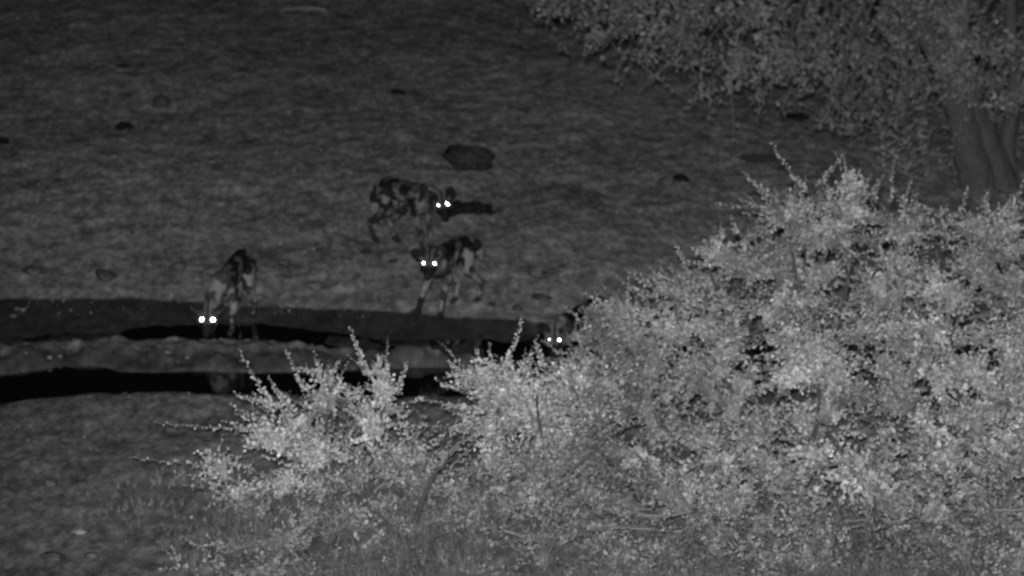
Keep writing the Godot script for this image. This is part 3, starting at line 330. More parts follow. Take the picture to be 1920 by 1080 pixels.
# height, tone and zone (0 dry ground, 1 wet mud, 2 mud bar, 3 near bank) of the terrain
func terrain(x: float, z: float, e: PackedFloat32Array) -> Vector3:
	var n1 := rough.get_noise_2d(x * 1.25, z * 0.62)
	var n2 := fine.get_noise_2d(x * 1.2, z * 0.6)
	var nb := broad.get_noise_2d(x, z * 0.7)
	var nt := fine.get_noise_2d(x * 0.9 + 40.0, z * 0.42 - 17.0)
	var ns := fine.get_noise_2d(x * 0.8 - 70.0, z * 0.35 + 31.0)
	var lumps := n1 * 0.028 + n2 * 0.012 + nb * 0.05
	if z < e[0]:
		var d := e[0] - z
		var k := clampf(d / 0.5, 0.0, 1.0)
		var h := 0.06 + 0.10 * (1.0 - exp(-d / 1.2)) + 0.004 * d + lumps * (0.3 + 0.7 * k)
		var wet := clampf(1.0 - d / (0.06 + 0.05 * n1), 0.0, 1.0)
		var tone := 0.295 * (1.0 + 0.22 * nb + 0.25 * n1 + 0.45 * nt + 0.3 * n2) * (1.0 - 0.3 * smoothstep(0.22, 0.42, ns))
		return Vector3(h, lerpf(tone, 0.065, wet), 0)
	if z < e[1]:
		var t := (z - e[0]) / (e[1] - e[0])
		return Vector3(0.06 * (1.0 - t) * (1.0 - 0.3 * t) + lumps * 0.22 * (1.0 - t) + n2 * 0.006, 0.05 * (1.0 + 0.35 * n1 + 0.3 * nt), 1)
	if z < e[2]:
		var t := (z - e[1]) / (e[2] - e[1])
		var wet_here := smoothstep(-3.95, -3.6, x) * (1.0 - smoothstep(-2.3, -1.8, x)) + smoothstep(-0.5, 0.0, x)
		return Vector3(lerpf(0.012 * sin(PI * t), -0.05 * sin(PI * t), wet_here) + n1 * 0.03 + n2 * 0.012, 0.045 * (1.0 + 0.3 * nt), 1)
	if z < e[3]:
		var t := (z - e[2]) / (e[3] - e[2])
		var on := 1.0 - smoothstep(-0.55, 0.05, x)
		var s := pow(sin(PI * pow(t, 0.8)), 0.7)
		var hump := (0.10 + n1 * 0.075 + n2 * 0.05) * s
		var damp := smoothstep(0.32, 0.68, t + n1 * 0.22 + n2 * 0.18)
		var tone := lerpf(0.21, 0.07, damp) * (1.0 + 0.35 * n1 + 0.5 * nt + 0.3 * n2)
		return Vector3(lerpf(-0.07 * s - 0.01, hump, on), tone, 2)
	if z < e[4]:
		var t := (z - e[3]) / (e[4] - e[3])
		return Vector3(-0.28 * sin(PI * t), 0.05, 1)
	var d2 := z - e[4]
	var k2 := clampf(d2 / 0.5, 0.0, 1.0)
	var h2 := 0.11 * (1.0 - exp(-d2 / 0.22)) + 0.035 * d2 + lumps * k2 * 0.75
	var wet2 := clampf(1.0 - d2 / 0.10, 0.0, 1.0)
	var tone2 := 0.235 * (1.0 + 0.25 * nb + 0.22 * n1 + 0.42 * nt + 0.28 * n2) * (1.0 - 0.28 * smoothstep(0.22, 0.42, ns))
	return Vector3(h2, lerpf(tone2, 0.08, wet2), 3)


func ground_height(x: float, z: float) -> float:
	return terrain(x, z, edges(x)).x


func build_terrain() -> void:
	var xs := PackedFloat32Array([-420, -180, -80, -40, -22, -14, -11])
	var x := -9.5
	while x < 9.51:
		xs.append(x)
		x += 0.06
	xs.append_array(PackedFloat32Array([11, 14, 22, 40, 80, 180, 420]))
	var zs := PackedFloat32Array([-900, -500, -300, -180, -120, -90, -75])
	var z := -64.0
	while z < -26.5:
		zs.append(z)
		z += 0.045 if z > -39.5 and z < -34.0 else 0.065
	zs.append_array(PackedFloat32Array([-24, -20, -14, -8, 0, 15, 60, 200]))
	var nx := xs.size()
	var nz := zs.size()
	var pos := PackedVector3Array()
	var tones := PackedFloat32Array()
	var zone := PackedByteArray()
	pos.resize(nx * nz)
	tones.resize(nx * nz)
	zone.resize(nx * nz)
	for i in nx:
		var e := edges(xs[i])
		for j in nz:
			var t := terrain(xs[i], zs[j], e)
			pos[j * nx + i] = Vector3(xs[i], t.x, zs[j])
			tones[j * nx + i] = t.y
			zone[j * nx + i] = int(t.z)
	var nor := PackedVector3Array()
	nor.resize(nx * nz)
	for j in nz:
		for i in nx:
			var a := pos[j * nx + mini(i + 1, nx - 1)] - pos[j * nx + maxi(i - 1, 0)]
			var b := pos[mini(j + 1, nz - 1) * nx + i] - pos[maxi(j - 1, 0) * nx + i]
			nor[j * nx + i] = b.cross(a).normalized()
	var dry := StandardMaterial3D.new()
	dry.vertex_color_use_as_albedo = true
	dry.roughness = 1.0
	dry.metallic_specular = 0.15
	dry.albedo_texture = noise_texture(0.02, 5, 91, 0.62, 1.0, 0.0, 1024)
	dry.normal_enabled = true
	dry.normal_texture = noise_texture(0.03, 5, 92, 0, 1, 5.0, 1024)
	dry.normal_scale = 0.35
	dry.uv1_triplanar = true
	dry.uv1_world_triplanar = true
	dry.uv1_scale = Vector3(0.5, 0.5, 0.12)
	var mud := dry.duplicate() as StandardMaterial3D
	mud.roughness = 0.5
	mud.metallic_specular = 0.4
	mud.normal_scale = 0.2
	var names := ["ground", "wet_mud", "mud_bar", "near_bank"]
	for kind in 4:
		var map := PackedInt32Array()
		map.resize(nx * nz)
		map.fill(-1)
		var v := PackedVector3Array()
		var n := PackedVector3Array()
		var c := PackedColorArray()
		var idx := PackedInt32Array()
		for j in nz - 1:
			for i in nx - 1:
				var k := j * nx + i
				if zone[k] != kind:
					continue
				var q := [k, k + 1, k + nx + 1, k, k + nx + 1, k + nx]
				for m in q:
					if map[m] < 0:
						map[m] = v.size()
						v.append(pos[m])
						n.append(nor[m])
						c.append(Color(tones[m], tones[m], tones[m]))
					idx.append(map[m])
		var arrays := []
		arrays.resize(Mesh.ARRAY_MAX)
		arrays[Mesh.ARRAY_VERTEX] = v
		arrays[Mesh.ARRAY_NORMAL] = n
		arrays[Mesh.ARRAY_COLOR] = c
		arrays[Mesh.ARRAY_INDEX] = idx
		var mesh := ArrayMesh.new()
		mesh.add_surface_from_arrays(Mesh.PRIMITIVE_TRIANGLES, arrays)
		var o := obj(names[kind], mesh, mud if kind == 1 else dry)
		o.set_meta("kind", "structure")


func build_water() -> void:
	var st := SurfaceTool.new()
	st.begin(Mesh.PRIMITIVE_TRIANGLES)
	var near := []
	var far := []
	var x := -14.0
	while x <= 14.01:
		var e := edges(x)
		far.append(Vector3(x, 0, e[0] + 0.03))
		near.append(Vector3(x, 0, e[4] + 0.12))
		x += 0.5
	for i in far.size() - 1:
		for p in [far[i], far[i + 1], near[i + 1], far[i], near[i + 1], near[i]]:
			st.set_normal(Vector3.UP)
			st.add_vertex(p)
	var m := StandardMaterial3D.new()
	m.albedo_color = grey(0.004)
	m.roughness = 0.05
	m.metallic_specular = 0.5
	m.normal_enabled = true
	m.normal_texture = noise_texture(0.02, 2, 95, 0, 1, 1.0)
	m.normal_scale = 0.05
	m.uv1_triplanar = true
	m.uv1_world_triplanar = true
	m.uv1_scale = Vector3(0.6, 0.6, 0.6)
	var o := obj("water", st.commit(), m)
	o.set_meta("kind", "structure")


func build_lamp_fitting(at: Vector3) -> void:
	var t := thing("flood_lamp", "infrared flood lamp on a steel post at the hide", "lamp", Vector3(at.x, ground_height(at.x, at.z), at.z + 0.2))
	var steel := StandardMaterial3D.new()
	steel.albedo_color = grey(0.1)
	steel.roughness = 0.5
	var post := CylinderMesh.new()
	post.top_radius = 0.04
	post.bottom_radius = 0.05
	post.height = at.y - t.position.y - 0.05
	obj("post", post, steel, t).position = Vector3(0, post.height / 2.0, 0.08)
	var box := CylinderMesh.new()
	box.top_radius = 0.14
	box.bottom_radius = 0.09
	box.height = 0.2
	var housing := obj("housing", box, steel, t)
	housing.position = Vector3(0, at.y - t.position.y, -0.05)
	housing.rotation_degrees.x = -105
	var glass := StandardMaterial3D.new()
	glass.albedo_color = grey(0.5)
	glass.emission_enabled = true
	glass.emission = Color(1, 1, 1)
	glass.emission_energy_multiplier = 0.3
	var disc := CylinderMesh.new()
	disc.top_radius = 0.125
	disc.bottom_radius = 0.125
	disc.height = 0.01
	var face := obj("lens", disc, glass, t)
	face.position = Vector3(0, at.y - t.position.y - 0.027, -0.155)
	face.rotation_degrees.x = -105


# ------------------------------------------------------------------ plants
func tube(st: SurfaceTool, path: Array, r0: float, r1: float, sides: int) -> void:
	var rings := []
	for i in path.size():
		var d: Vector3 = (path[mini(i + 1, path.size() - 1)] - path[maxi(i - 1, 0)]).normalized()
		var a := d.cross(Vector3(0.31, 0.22, 0.93)).normalized()
		var b := d.cross(a)
		var r := lerpf(r0, r1, float(i) / (path.size() - 1))
		var ring := []
		for k in sides:
			var w := TAU * k / sides
			ring.append([path[i] + (a * cos(w) + b * sin(w)) * r, a * cos(w) + b * sin(w)])
		rings.append(ring)
	for i in rings.size() - 1:
		for k in sides:
			var k2 := (k + 1) % sides
			for q in [rings[i][k], rings[i + 1][k], rings[i + 1][k2], rings[i][k], rings[i + 1][k2], rings[i][k2]]:
				st.set_normal(q[1])
				st.add_vertex(q[0])


func bark_tube(st: SurfaceTool, path: Array, r0: float, r1: float) -> void:   # an uneven, furrowed trunk
	var fine_path := []
	for i in path.size() - 1:
		for k in 5:
			fine_path.append(path[i].lerp(path[i + 1], k / 5.0))
	fine_path.append(path[path.size() - 1])
	st.set_smooth_group(0)
	var sides := 26
	var rings := []
	for i in fine_path.size():
		var d: Vector3 = (fine_path[mini(i + 1, fine_path.size() - 1)] - fine_path[maxi(i - 1, 0)]).normalized()
		var a := d.cross(Vector3(0.31, 0.22, 0.93)).normalized()
		var b := d.cross(a)
		var ring := []
		for k in sides:
			var o := a * cos(TAU * k / sides) + b * sin(TAU * k / sides)
			var p: Vector3 = fine_path[i]
			var r := lerpf(r0, r1, float(i) / (fine_path.size() - 1)) * (1.0 + 0.35 * exp(-i * 0.35))
			r *= 1.0 + 0.16 * rough.get_noise_3d(o.x * 2.2, p.y * 0.9, o.z * 2.2) + 0.13 * fine.get_noise_3d(o.x * 1.5 + p.x, p.y * 0.5, o.z * 1.5)
			ring.append(p + o * r)
		rings.append(ring)
	for i in rings.size() - 1:
		for k in sides:
			var k2 := (k + 1) % sides
			for q in [rings[i][k], rings[i + 1][k], rings[i + 1][k2], rings[i][k], rings[i + 1][k2], rings[i][k2]]:
				st.add_vertex(q)
	st.index()
	st.generate_normals()


func smooth_path(points: Array, steps: int, wobble: float) -> Array:   # a curve through the points
	var out := []
	for i in points.size() - 1:
		var a: Vector3 = points[maxi(i - 1, 0)]
		var b: Vector3 = points[i]
		var c: Vector3 = points[i + 1]
		var d: Vector3 = points[mini(i + 2, points.size() - 1)]
		for k in steps:
			var p := b.cubic_interpolate(c, a, d, float(k) / steps)
			if i + k > 0:
				p += jitter(wobble)
			out.append(p)
	out.append(points[points.size() - 1])
	return out


func jitter(r: float) -> Vector3:
	return Vector3(rng.randf_range(-r, r), rng.randf_range(-r, r), rng.randf_range(-r, r))


func unit() -> Vector3:
	var v := Vector3(rng.randfn(), rng.randfn(), rng.randfn())
	return v.normalized() if v.length() > 0.001 else Vector3.UP


func leaf_at(list: Array, p: Vector3, dir: Vector3, size: float, tone: float, facing := Vector3.ZERO) -> void:
	var y := dir.normalized()
	var z := unit() * 0.75 + facing
	var x := y.cross(z).normalized()
	z = x.cross(y)
	list.append([Transform3D(Basis(x * size, y * size, z * size), p), tone * rng.randf_range(0.72, 1.22)])


func twig_with_leaves(st: SurfaceTool, leaves: Array, a: Vector3, b: Vector3, rise: float, r: float, n: int, size: float, tone: float, from := 0.3, spread := 1.0) -> void:
	var mid := (a + b) * 0.5 + Vector3(0, rise, 0) + jitter(0.1 * a.distance_to(b))
	var path := []
	for i in 5:
		var t := i / 4.0
		path.append(a.lerp(mid, t).lerp(mid.lerp(b, t), t))
	tube(st, path, r, r * 0.3, 3)
	var facing := unit()
	for k in n:
		var t := lerpf(from, 1.0, (k + rng.randf()) / n)
		var p := a.lerp(mid, t).lerp(mid.lerp(b, t), t)
		var d := (mid - a).lerp(b - mid, t).normalized()
		leaf_at(leaves, p + unit() * size * 0.25 * spread, d * 0.55 + unit() * 1.0, size * rng.randf_range(0.42, 1.4) * (1.15 - 0.4 * t * t), tone, facing)


func whip(st: SurfaceTool, leaves: Array, a: Vector3, b: Vector3, n: int, size: float, tone: float, sag := 0.06) -> void:
	var l := a.distance_to(b)
	var mid := (a + b) * 0.5 + Vector3(rng.randf_range(-0.5, 0.5), -1.0, rng.randf_range(-0.5, 0.5)) * l * sag
	var path := []
	for i in 8:
		var t := i / 7.0
		path.append(a.lerp(mid, t).lerp(mid.lerp(b, t), t))
	tube(st, path, 0.0045, 0.0012, 4)
	var d := (b - a).normalized()
	for k in n:
		var t := float(k + rng.randf() * 0.6) / n
		var p := a.lerp(mid, t).lerp(mid.lerp(b, t), t)
		var side := d.cross(unit()).normalized()
		for c in (3 if t < 0.6 else 2):
			leaf_at(leaves, p + side * 0.004, side * 0.9 + d * 0.5 + unit() * 0.5, size * rng.randf_range(0.7, 1.15) * (1.25 - 0.75 * t), tone * 1.08)


func commit_leaves(parent: Node3D, called: String, leaves: Array) -> void:
	var mm := MultiMesh.new()
	mm.transform_format = MultiMesh.TRANSFORM_3D
	mm.use_colors = true
	mm.mesh = leaf_mesh
	mm.instance_count = leaves.size()
	for i in leaves.size():
		mm.set_instance_transform(i, leaves[i][0])
		var t: float = leaves[i][1]
		mm.set_instance_color(i, Color(t, t, t))
	var o := MultiMeshInstance3D.new()
	o.name = called
	o.multimesh = mm
	o.material_override = leaf_material
	o.set_meta("kind", "stuff")
	parent.add_child(o, true)


func shrub(key: String, label: String, seeded: int, leaf: float, per_twig: int, tone: float, density: float) -> void:
	rng.seed = seeded
	var d: Dictionary = PLANTS[key]
	var base: Vector3 = d.base
	base.y = ground_height(base.x, base.z) - 0.03
	var t := thing("shrub", label, "shrub", base)
	var twigs := SurfaceTool.new()
	twigs.begin(Mesh.PRIMITIVE_TRIANGLES)
	var leaves := []
	var paths := []
	for l in d.limbs:
		var pts := [Vector3.ZERO + jitter(0.03) * Vector3(1, 0, 1)]
		for p in l:
			pts.append(p - base + Vector3(0, 0, rng.randf_range(-0.04, 0.04)))
		var path := smooth_path(pts, 5, 0.012)
		var st := SurfaceTool.new()
		st.begin(Mesh.PRIMITIVE_TRIANGLES)
		tube(st, path, 0.035, 0.010, 7)
		obj("stem", st.commit(), bark_material, t)
		paths.append(path)
	for b in d.blobs:
		var c: Vector3 = b[0] - base
		var r: Vector3 = b[1]
		# a limb from the nearest stem into the clump
		var best := Vector3.ZERO
		var score := 1e9
		for path in paths:
			for p in path:
				var s: float = p.distance_to(c) + (0.6 if p.y > c.y + 0.1 else 0.0)
				if s < score:
					score = s
					best = p
		var limb := smooth_path([best, best.lerp(c, 0.5) + Vector3(0, -0.05, 0) + jitter(0.08), c + Vector3(0, r.y * 0.2, 0)], 3, 0.01)
		tube(twigs, limb, 0.012, 0.005, 5)
		var clump: float = rng.randf_range(0.88, 1.12) * b[3]  # authored leaf tone per clump; shade of the dim hollows is painted into it
		for k in int(b[2] * density):
			var u := unit()
			var end := c + u * r * (0.2 + absf(rng.randfn()) * 0.8)
			var g := clumps.get_noise_3dv(end + base)
			if g < -0.2 and rng.randf() < 0.8:
				continue
			var shade := 1.0 + 0.4 * clumps.get_noise_3dv(end + base + Vector3(9, 4, 2)) + 0.9 * clumps.get_noise_3dv(end * 3.1 + base + Vector3(3, 14, 7))
			if clumps.get_noise_3dv(end * 3.1 + base) < -0.2:
				continue
			var start: Vector3 = limb[rng.randi_range(1, limb.size() - 1)].lerp(c + jitter(0.1), 0.25 * rng.randf())
			if start.distance_to(end) > 0.42:
				start = end + (start - end).normalized() * rng.randf_range(0.25, 0.42)
			twig_with_leaves(twigs, leaves, start, end, 0.02, 0.0032, per_twig, leaf, tone * clump * shade * rng.randf_range(0.85, 1.12), 0.2)
		for k in int(b[2] * density * 0.035):   # short shoots that break the outline
			var u := unit()
			u.y = absf(u.y) * 0.7 + 0.15
			var s := c + u * r * 0.8
			whip(twigs, leaves, s, s + (u + Vector3(0, 0.35, 0)).normalized() * rng.randf_range(0.12, 0.3), 12, leaf * 0.85, tone)
	for w in d.whips:
		whip(twigs, leaves, w[0] - base, w[1] - base + Vector3(0, 0, rng.randf_range(-0.15, 0.15)), w[2], leaf * 1.05, tone)
	var tw := obj("twigs", twigs.commit(), twig_material, t)
	tw.set_meta("kind", "stuff")
	commit_leaves(t, "leaves", leaves)


func build_shrubs() -> void:
	shrub("ridge", "tall leafy shrub with spiky top shoots in front of the two tree trunks", 101, 0.030, 22, 0.21, 1.75)
	shrub("wide", "widest shrub, filling the middle right below the ridge of spiky shoots", 102, 0.034, 21, 0.205, 1.7)
	shrub("middle", "pale shrub with a forked dark stem and tall shoots before the black pool", 103, 0.030, 21, 0.275, 2.2)
	shrub("spreading", "low spreading shrub with long leafy whips reaching left over the near bank", 104, 0.030, 21, 0.26, 2.0)
	shrub("low", "dim low shrub with a dark stem at the bottom between the pale shrubs", 105, 0.031, 18, 0.17, 1.5)
	shrub("front_left", "dim fine leaved undergrowth along the bottom edge left of centre", 107, 0.032, 18, 0.175, 2.1)
	shrub("front_right", "broad leaved undergrowth along the bottom edge on the right, below the larger leaves", 108, 0.040, 15, 0.16, 1.5)
	shrub("near", "nearest shrub with larger leaves in the lower right corner", 106, 0.048, 14, 0.19, 1.6)


func build_tree() -> void:
	rng.seed = 201
	var base := TREE_BASE
	base.y = ground_height(base.x, base.z) - 0.05
	var t := thing("tree", "broad drooping tree with leaning trunks at the upper right", "tree", base)
	var paths := []
	var radii := [0.20, 0.21, 0.10]
	for i in TREE_TRUNKS.size():
		var pts := []
		for p in TREE_TRUNKS[i]:
			pts.append(p - base + Vector3(0, 0, -0.2 * i))
		pts[0].y = -0.1
		var path := smooth_path(pts, 4, 0.025)
		var st := SurfaceTool.new()
		st.begin(Mesh.PRIMITIVE_TRIANGLES)
		bark_tube(st, path, radii[i], radii[i] * 0.45)
		obj("trunk", st.commit(), bark_material, t)
		paths.append(path)
	var twigs := SurfaceTool.new()
	twigs.begin(Mesh.PRIMITIVE_TRIANGLES)
	var limbs := SurfaceTool.new()
	limbs.begin(Mesh.PRIMITIVE_TRIANGLES)
	var leaves := []
	for b in TREE_BLOBS:
		var c: Vector3 = b[0] - base
		var r: Vector3 = b[1]
		var best := Vector3.ZERO
		var score := 1e9
		for path in paths:
			for p in path:
				var s: float = p.distance_to(c + Vector3(0, 0.9, 0)) + (2.0 if p.y < 2.0 else 0.0)
				if s < score:
					score = s
					best = p
		var limb := smooth_path([best, best.lerp(c, 0.5) + Vector3(0, 0.35, 0), c + Vector3(0, r.y * 0.3, 0)], 4, 0.03)
		tube(limbs, limb, 0.03, 0.010, 6)
		var clump := rng.randf_range(0.75, 1.2)
		for k in int(b[2] * 0.42):
			var u := unit()
			var end := c + u * r * (0.15 + absf(rng.randfn()) * 0.75)
			var start := end + Vector3(rng.randf_range(-0.25, 0.25), rng.randf_range(0.05, 0.4), rng.randf_range(-0.25, 0.25))
			twig_with_leaves(twigs, leaves, start, end, 0.04, 0.004, 12, 0.054, 0.098 * clump * rng.randf_range(0.8, 1.15), 0.1, 1.6)
	for w in TREE_WHIPS:
		var a: Vector3 = w[0] - base
		var e: Vector3 = w[1] - base
		twig_with_leaves(twigs, leaves, a, e, 0.08, 0.006, w[2] * 2, 0.046, 0.105, 0.1, 2.4)
	obj("limbs", limbs.commit(), bark_material, t).set_meta("kind", "stuff")
	obj("twigs", twigs.commit(), twig_material, t).set_meta("kind", "stuff")
	commit_leaves(t, "crown", leaves)


# ------------------------------------------------------------------ the dogs
class Field:
	var low: Vector3
	var cell := 0.009
	var nx := 0
	var ny := 0
	var nz := 0
	var f := PackedFloat32Array()

	func _init(lo: Vector3, hi: Vector3) -> void:
		low = lo
		nx = int((hi.x - lo.x) / cell) + 2
		ny = int((hi.y - lo.y) / cell) + 2
		nz = int((hi.z - lo.z) / cell) + 2
		f.resize(nx * ny * nz)
		f.fill(0.3)

	# a tapered capsule; squeeze: how much longer distances count along the vector «side»
	func bone(a: Vector3, b: Vector3, ra: float, rb: float, k := 0.03, side := Vector3.RIGHT, squeeze := 1.0) -> void:
		var m := maxf(ra, rb) + k + 0.02
		var lo := (Vector3(minf(a.x, b.x), minf(a.y, b.y), minf(a.z, b.z)) - Vector3.ONE * m - low) / cell
		var hi := (Vector3(maxf(a.x, b.x), maxf(a.y, b.y), maxf(a.z, b.z)) + Vector3.ONE * m - low) / cell
		var ba := b - a
		var ll := maxf(ba.length_squared(), 1e-9)
		for iz in range(maxi(0, int(lo.z)), mini(nz, int(hi.z) + 1)):
			for iy in range(maxi(0, int(lo.y)), mini(ny, int(hi.y) + 1)):
				var row := (iz * ny + iy) * nx
				for ix in range(maxi(0, int(lo.x)), mini(nx, int(hi.x) + 1)):
					var pa := low + Vector3(ix, iy, iz) * cell - a
					var t := clampf(pa.dot(ba) / ll, 0.0, 1.0)
					var v := pa - ba * t
					if squeeze != 1.0:
						v += side * (v.dot(side) * (squeeze - 1.0))
					var d := v.length() - lerpf(ra, rb, t)
					var o := f[row + ix]
					var h := maxf(k - absf(d - o), 0.0)
					f[row + ix] = minf(d, o) - h * h / (4.0 * k)

	func at(p: Vector3) -> float:
		var q := (p - low) / cell
		return f[(clampi(int(q.z), 0, nz - 1) * ny + clampi(int(q.y), 0, ny - 1)) * nx + clampi(int(q.x), 0, nx - 1)]

	func mesh(tone: Callable, shag: FastNoiseLite) -> ArrayMesh:
		var layer := nx * ny
		var total := f.size()
		for i in total:   # uneven fur
			if absf(f[i]) < 0.03:
				var p := low + Vector3(i % nx, (i / nx) % ny, i / layer) * cell
				f[i] += shag.get_noise_3d(p.x * 9.0, p.y * 5.0, p.z * 9.0) * 0.006
		var of := PackedInt32Array()
		of.resize(total)
		of.fill(-1)
		var vs := PackedVector3Array()
		var ns := PackedVector3Array()
		var cs := PackedColorArray()
		var off := [0, 1, nx, nx + 1, layer, layer + 1, layer + nx, layer + nx + 1]
		var pts := []
		for c in 8:
			pts.append(Vector3(c & 1, (c >> 1) & 1, c >> 2))
		var es := [[0, 1], [2, 3], [4, 5], [6, 7], [0, 2], [1, 3], [4, 6], [5, 7], [0, 4], [1, 5], [2, 6], [3, 7]]
		for iz in nz - 1:
			for iy in ny - 1:
				for ix in nx - 1:
					var i := iz * layer + iy * nx + ix
					if absf(f[i]) > cell * 2.6:
						continue
					var inside := 0
					for c in 8:
						if f[i + off[c]] < 0.0:
							inside += 1
					if inside == 0 or inside == 8:
						continue
					var sum := Vector3.ZERO
					var n := 0
					for e in es:
						var fa := f[i + off[e[0]]]
						var fb := f[i + off[e[1]]]
						if (fa < 0.0) != (fb < 0.0):
							sum += pts[e[0]].lerp(pts[e[1]], fa / (fa - fb))
							n += 1
					var g := Vector3(f[i + 1] - f[i] + f[i + 1 + nx] - f[i + nx], f[i + nx] - f[i] + f[i + nx + 1] - f[i + 1], f[i + layer] - f[i] + f[i + layer + 1] - f[i + 1])
					of[i] = vs.size()
					var p := low + (Vector3(ix, iy, iz) + sum / n) * cell
					vs.append(p)
					ns.append(g.normalized())
					var t: float = tone.call(p)
					cs.append(Color(t, t, t))
		var idx := PackedInt32Array()
		var steps := [1, nx, layer]
		for iz in range(1, nz - 1):
			for iy in range(1, ny - 1):
				for ix in range(1, nx - 1):
					var i := iz * layer + iy * nx + ix
					if absf(f[i]) > cell * 2.0:
						continue
					for ax in 3:
						var s: int = steps[ax]
						if (f[i] < 0.0) == (f[i + s] < 0.0):
							continue
						var u: int = steps[(ax + 1) % 3]
						var w: int = steps[(ax + 2) % 3]
						var q := [of[i], of[i - u], of[i - u - w], of[i - w]]
						if q[0] < 0 or q[1] < 0 or q[2] < 0 or q[3] < 0:
							continue
						if f[i] < 0.0:
							q.reverse()
						idx.append_array(PackedInt32Array([q[0], q[1], q[2], q[0], q[2], q[3]]))
		var arrays := []
		arrays.resize(Mesh.ARRAY_MAX)
		arrays[Mesh.ARRAY_VERTEX] = vs
		arrays[Mesh.ARRAY_NORMAL] = ns
		arrays[Mesh.ARRAY_COLOR] = cs
		arrays[Mesh.ARRAY_INDEX] = idx
		var out := ArrayMesh.new()
		out.add_surface_from_arrays(Mesh.PRIMITIVE_TRIANGLES, arrays)
		return out


# The dog's own frame: +z is where the body points, y = 0 the ground. «pose»: head (skull centre), face (world direction of the muzzle), tilt,
# drop (how far the chest is lowered), feet (fore left, fore right, hind left, hind right as x, y, z), ears [left, right] as [out, up, turn], eye scale
func wild_dog(label: String, at: Vector3, yaw: float, pose: Dictionary) -> void:
	var t := thing("wild_dog", label, "wild dog", at, yaw, "wild dogs at the waterhole")
	var drop: float = pose.drop
	var head: Vector3 = pose.head
	var f: Vector3 = Basis(Vector3.UP, -yaw) * (pose.face as Vector3).normalized()
	var r := f.cross(Vector3.UP).normalized() * -1.0   # towards the viewer's right when the dog faces the viewer
	r = r.rotated(f, pose.tilt)
	var u := f.cross(r).normalized()
	if u.y < 0.0:
		u = -u
	var fd := Field.new(Vector3(-0.36, -0.03, -0.72), Vector3(0.36, 0.86, 0.82))
	var R := Vector3.RIGHT
	var hip := Vector3(0, 0.585, -0.31)
	var chest := Vector3(0, 0.555 - drop, 0.2)
	var withers := Vector3(0, 0.62 - drop, 0.17)
	fd.bone(hip, Vector3(0, 0.57 - drop * 0.4, -0.06), 0.105, 0.10, 0.05, R, 1.25)
	fd.bone(Vector3(0, 0.57 - drop * 0.4, -0.06), chest, 0.10, 0.135, 0.05, R, 1.3)
	fd.bone(hip + Vector3(0, 0.03, 0), withers, 0.06, 0.07, 0.06)
	fd.bone(chest + Vector3(0, -0.04, 0.02), chest + Vector3(0, -0.02, 0.1), 0.10, 0.07, 0.05, R, 1.15)
	var neck := chest + Vector3(0, 0.06, 0.10)
	var nape := head - f * 0.035 - u * 0.02
	fd.bone(neck, neck.lerp(nape, 0.55) + Vector3(0, 0.01, 0), 0.095, 0.078, 0.05)
	fd.bone(neck.lerp(nape, 0.55) + Vector3(0, 0.01, 0), nape, 0.078, 0.07, 0.04)
	# head
	fd.bone(head - f * 0.02, head + f * 0.02 - u * 0.005, 0.078, 0.07, 0.03)
	fd.bone(head + r * 0.045 - u * 0.02 + f * 0.01, head - r * 0.045 - u * 0.02 + f * 0.01, 0.056, 0.056, 0.03)
	fd.bone(head + f * 0.05 - u * 0.03, head + f * 0.15 - u * 0.055, 0.054, 0.037, 0.03)
	fd.bone(head + f * 0.04 - u * 0.062, head + f * 0.135 - u * 0.082, 0.034, 0.024, 0.015)
	fd.bone(head + f * 0.16 - u * 0.043 + r * 0.006, head + f * 0.16 - u * 0.043 - r * 0.006, 0.022, 0.022, 0.01)
	fd.bone(head + f * 0.05 + r * 0.045 + u * 0.035, head + f * 0.05 - r * 0.045 + u * 0.035, 0.024, 0.024, 0.02)
	# large round ears
	for s in [-1.0, 1.0]:
		var ear: Array = pose.ears[0 if s < 0 else 1]
		var out: Vector3 = (r * s * ear[0] + u * ear[1] - f * 0.15).normalized()
		var face_of: Vector3 = (f * cos(ear[2]) + r * s * sin(ear[2])).normalized()
		var root: Vector3 = head + r * s * 0.055 + u * 0.05 - f * 0.02
		fd.bone(root, root + out * 0.06, 0.036, 0.064, 0.012, face_of, 4.2)
		fd.bone(root + out * 0.06, root + out * 0.09, 0.062, 0.052, 0.008, face_of, 4.2)
	# legs
	var feet: Array = pose.feet
	for i in 4:
		var foot: Vector3 = feet[i]
		var s := 1.0 if i % 2 == 0 else -1.0
		if i < 2:
			var sh := Vector3(s * 0.075, 0.52 - drop, 0.21)
			var elbow := Vector3(s * 0.09, 0.385 - drop * 1.1, 0.15).lerp(foot + Vector3(0, 0.385, 0), 0.25)
			var wrist := elbow.lerp(foot, 0.56) + Vector3(0, 0.015, 0.025)
			fd.bone(sh, elbow, 0.078, 0.05, 0.03, R, 1.2)
			fd.bone(elbow, wrist, 0.043, 0.028, 0.02)
			fd.bone(wrist, foot + Vector3(0, 0.05, -0.01), 0.028, 0.024, 0.015)
			fd.bone(foot + Vector3(0, 0.045, 0), foot + Vector3(0, 0.028, 0.05), 0.029, 0.029, 0.015)
		else:
			var hp := Vector3(s * 0.06, 0.55, -0.30)
			var knee := Vector3(s * 0.095, 0.37, -0.22).lerp(foot + Vector3(0, 0.37, 0.1), 0.3)
			var hock := foot + Vector3(0, 0.2, -0.09)
			fd.bone(hp, knee, 0.098, 0.06, 0.03, R, 1.2)
			fd.bone(knee, hock, 0.052, 0.028, 0.02)
			fd.bone(hock, foot + Vector3(0, 0.05, -0.02), 0.027, 0.025, 0.015)
			fd.bone(foot + Vector3(0, 0.045, -0.01), foot + Vector3(0, 0.028, 0.045), 0.029, 0.029, 0.015)
	# bushy tail
	var tail: Array = pose.tail
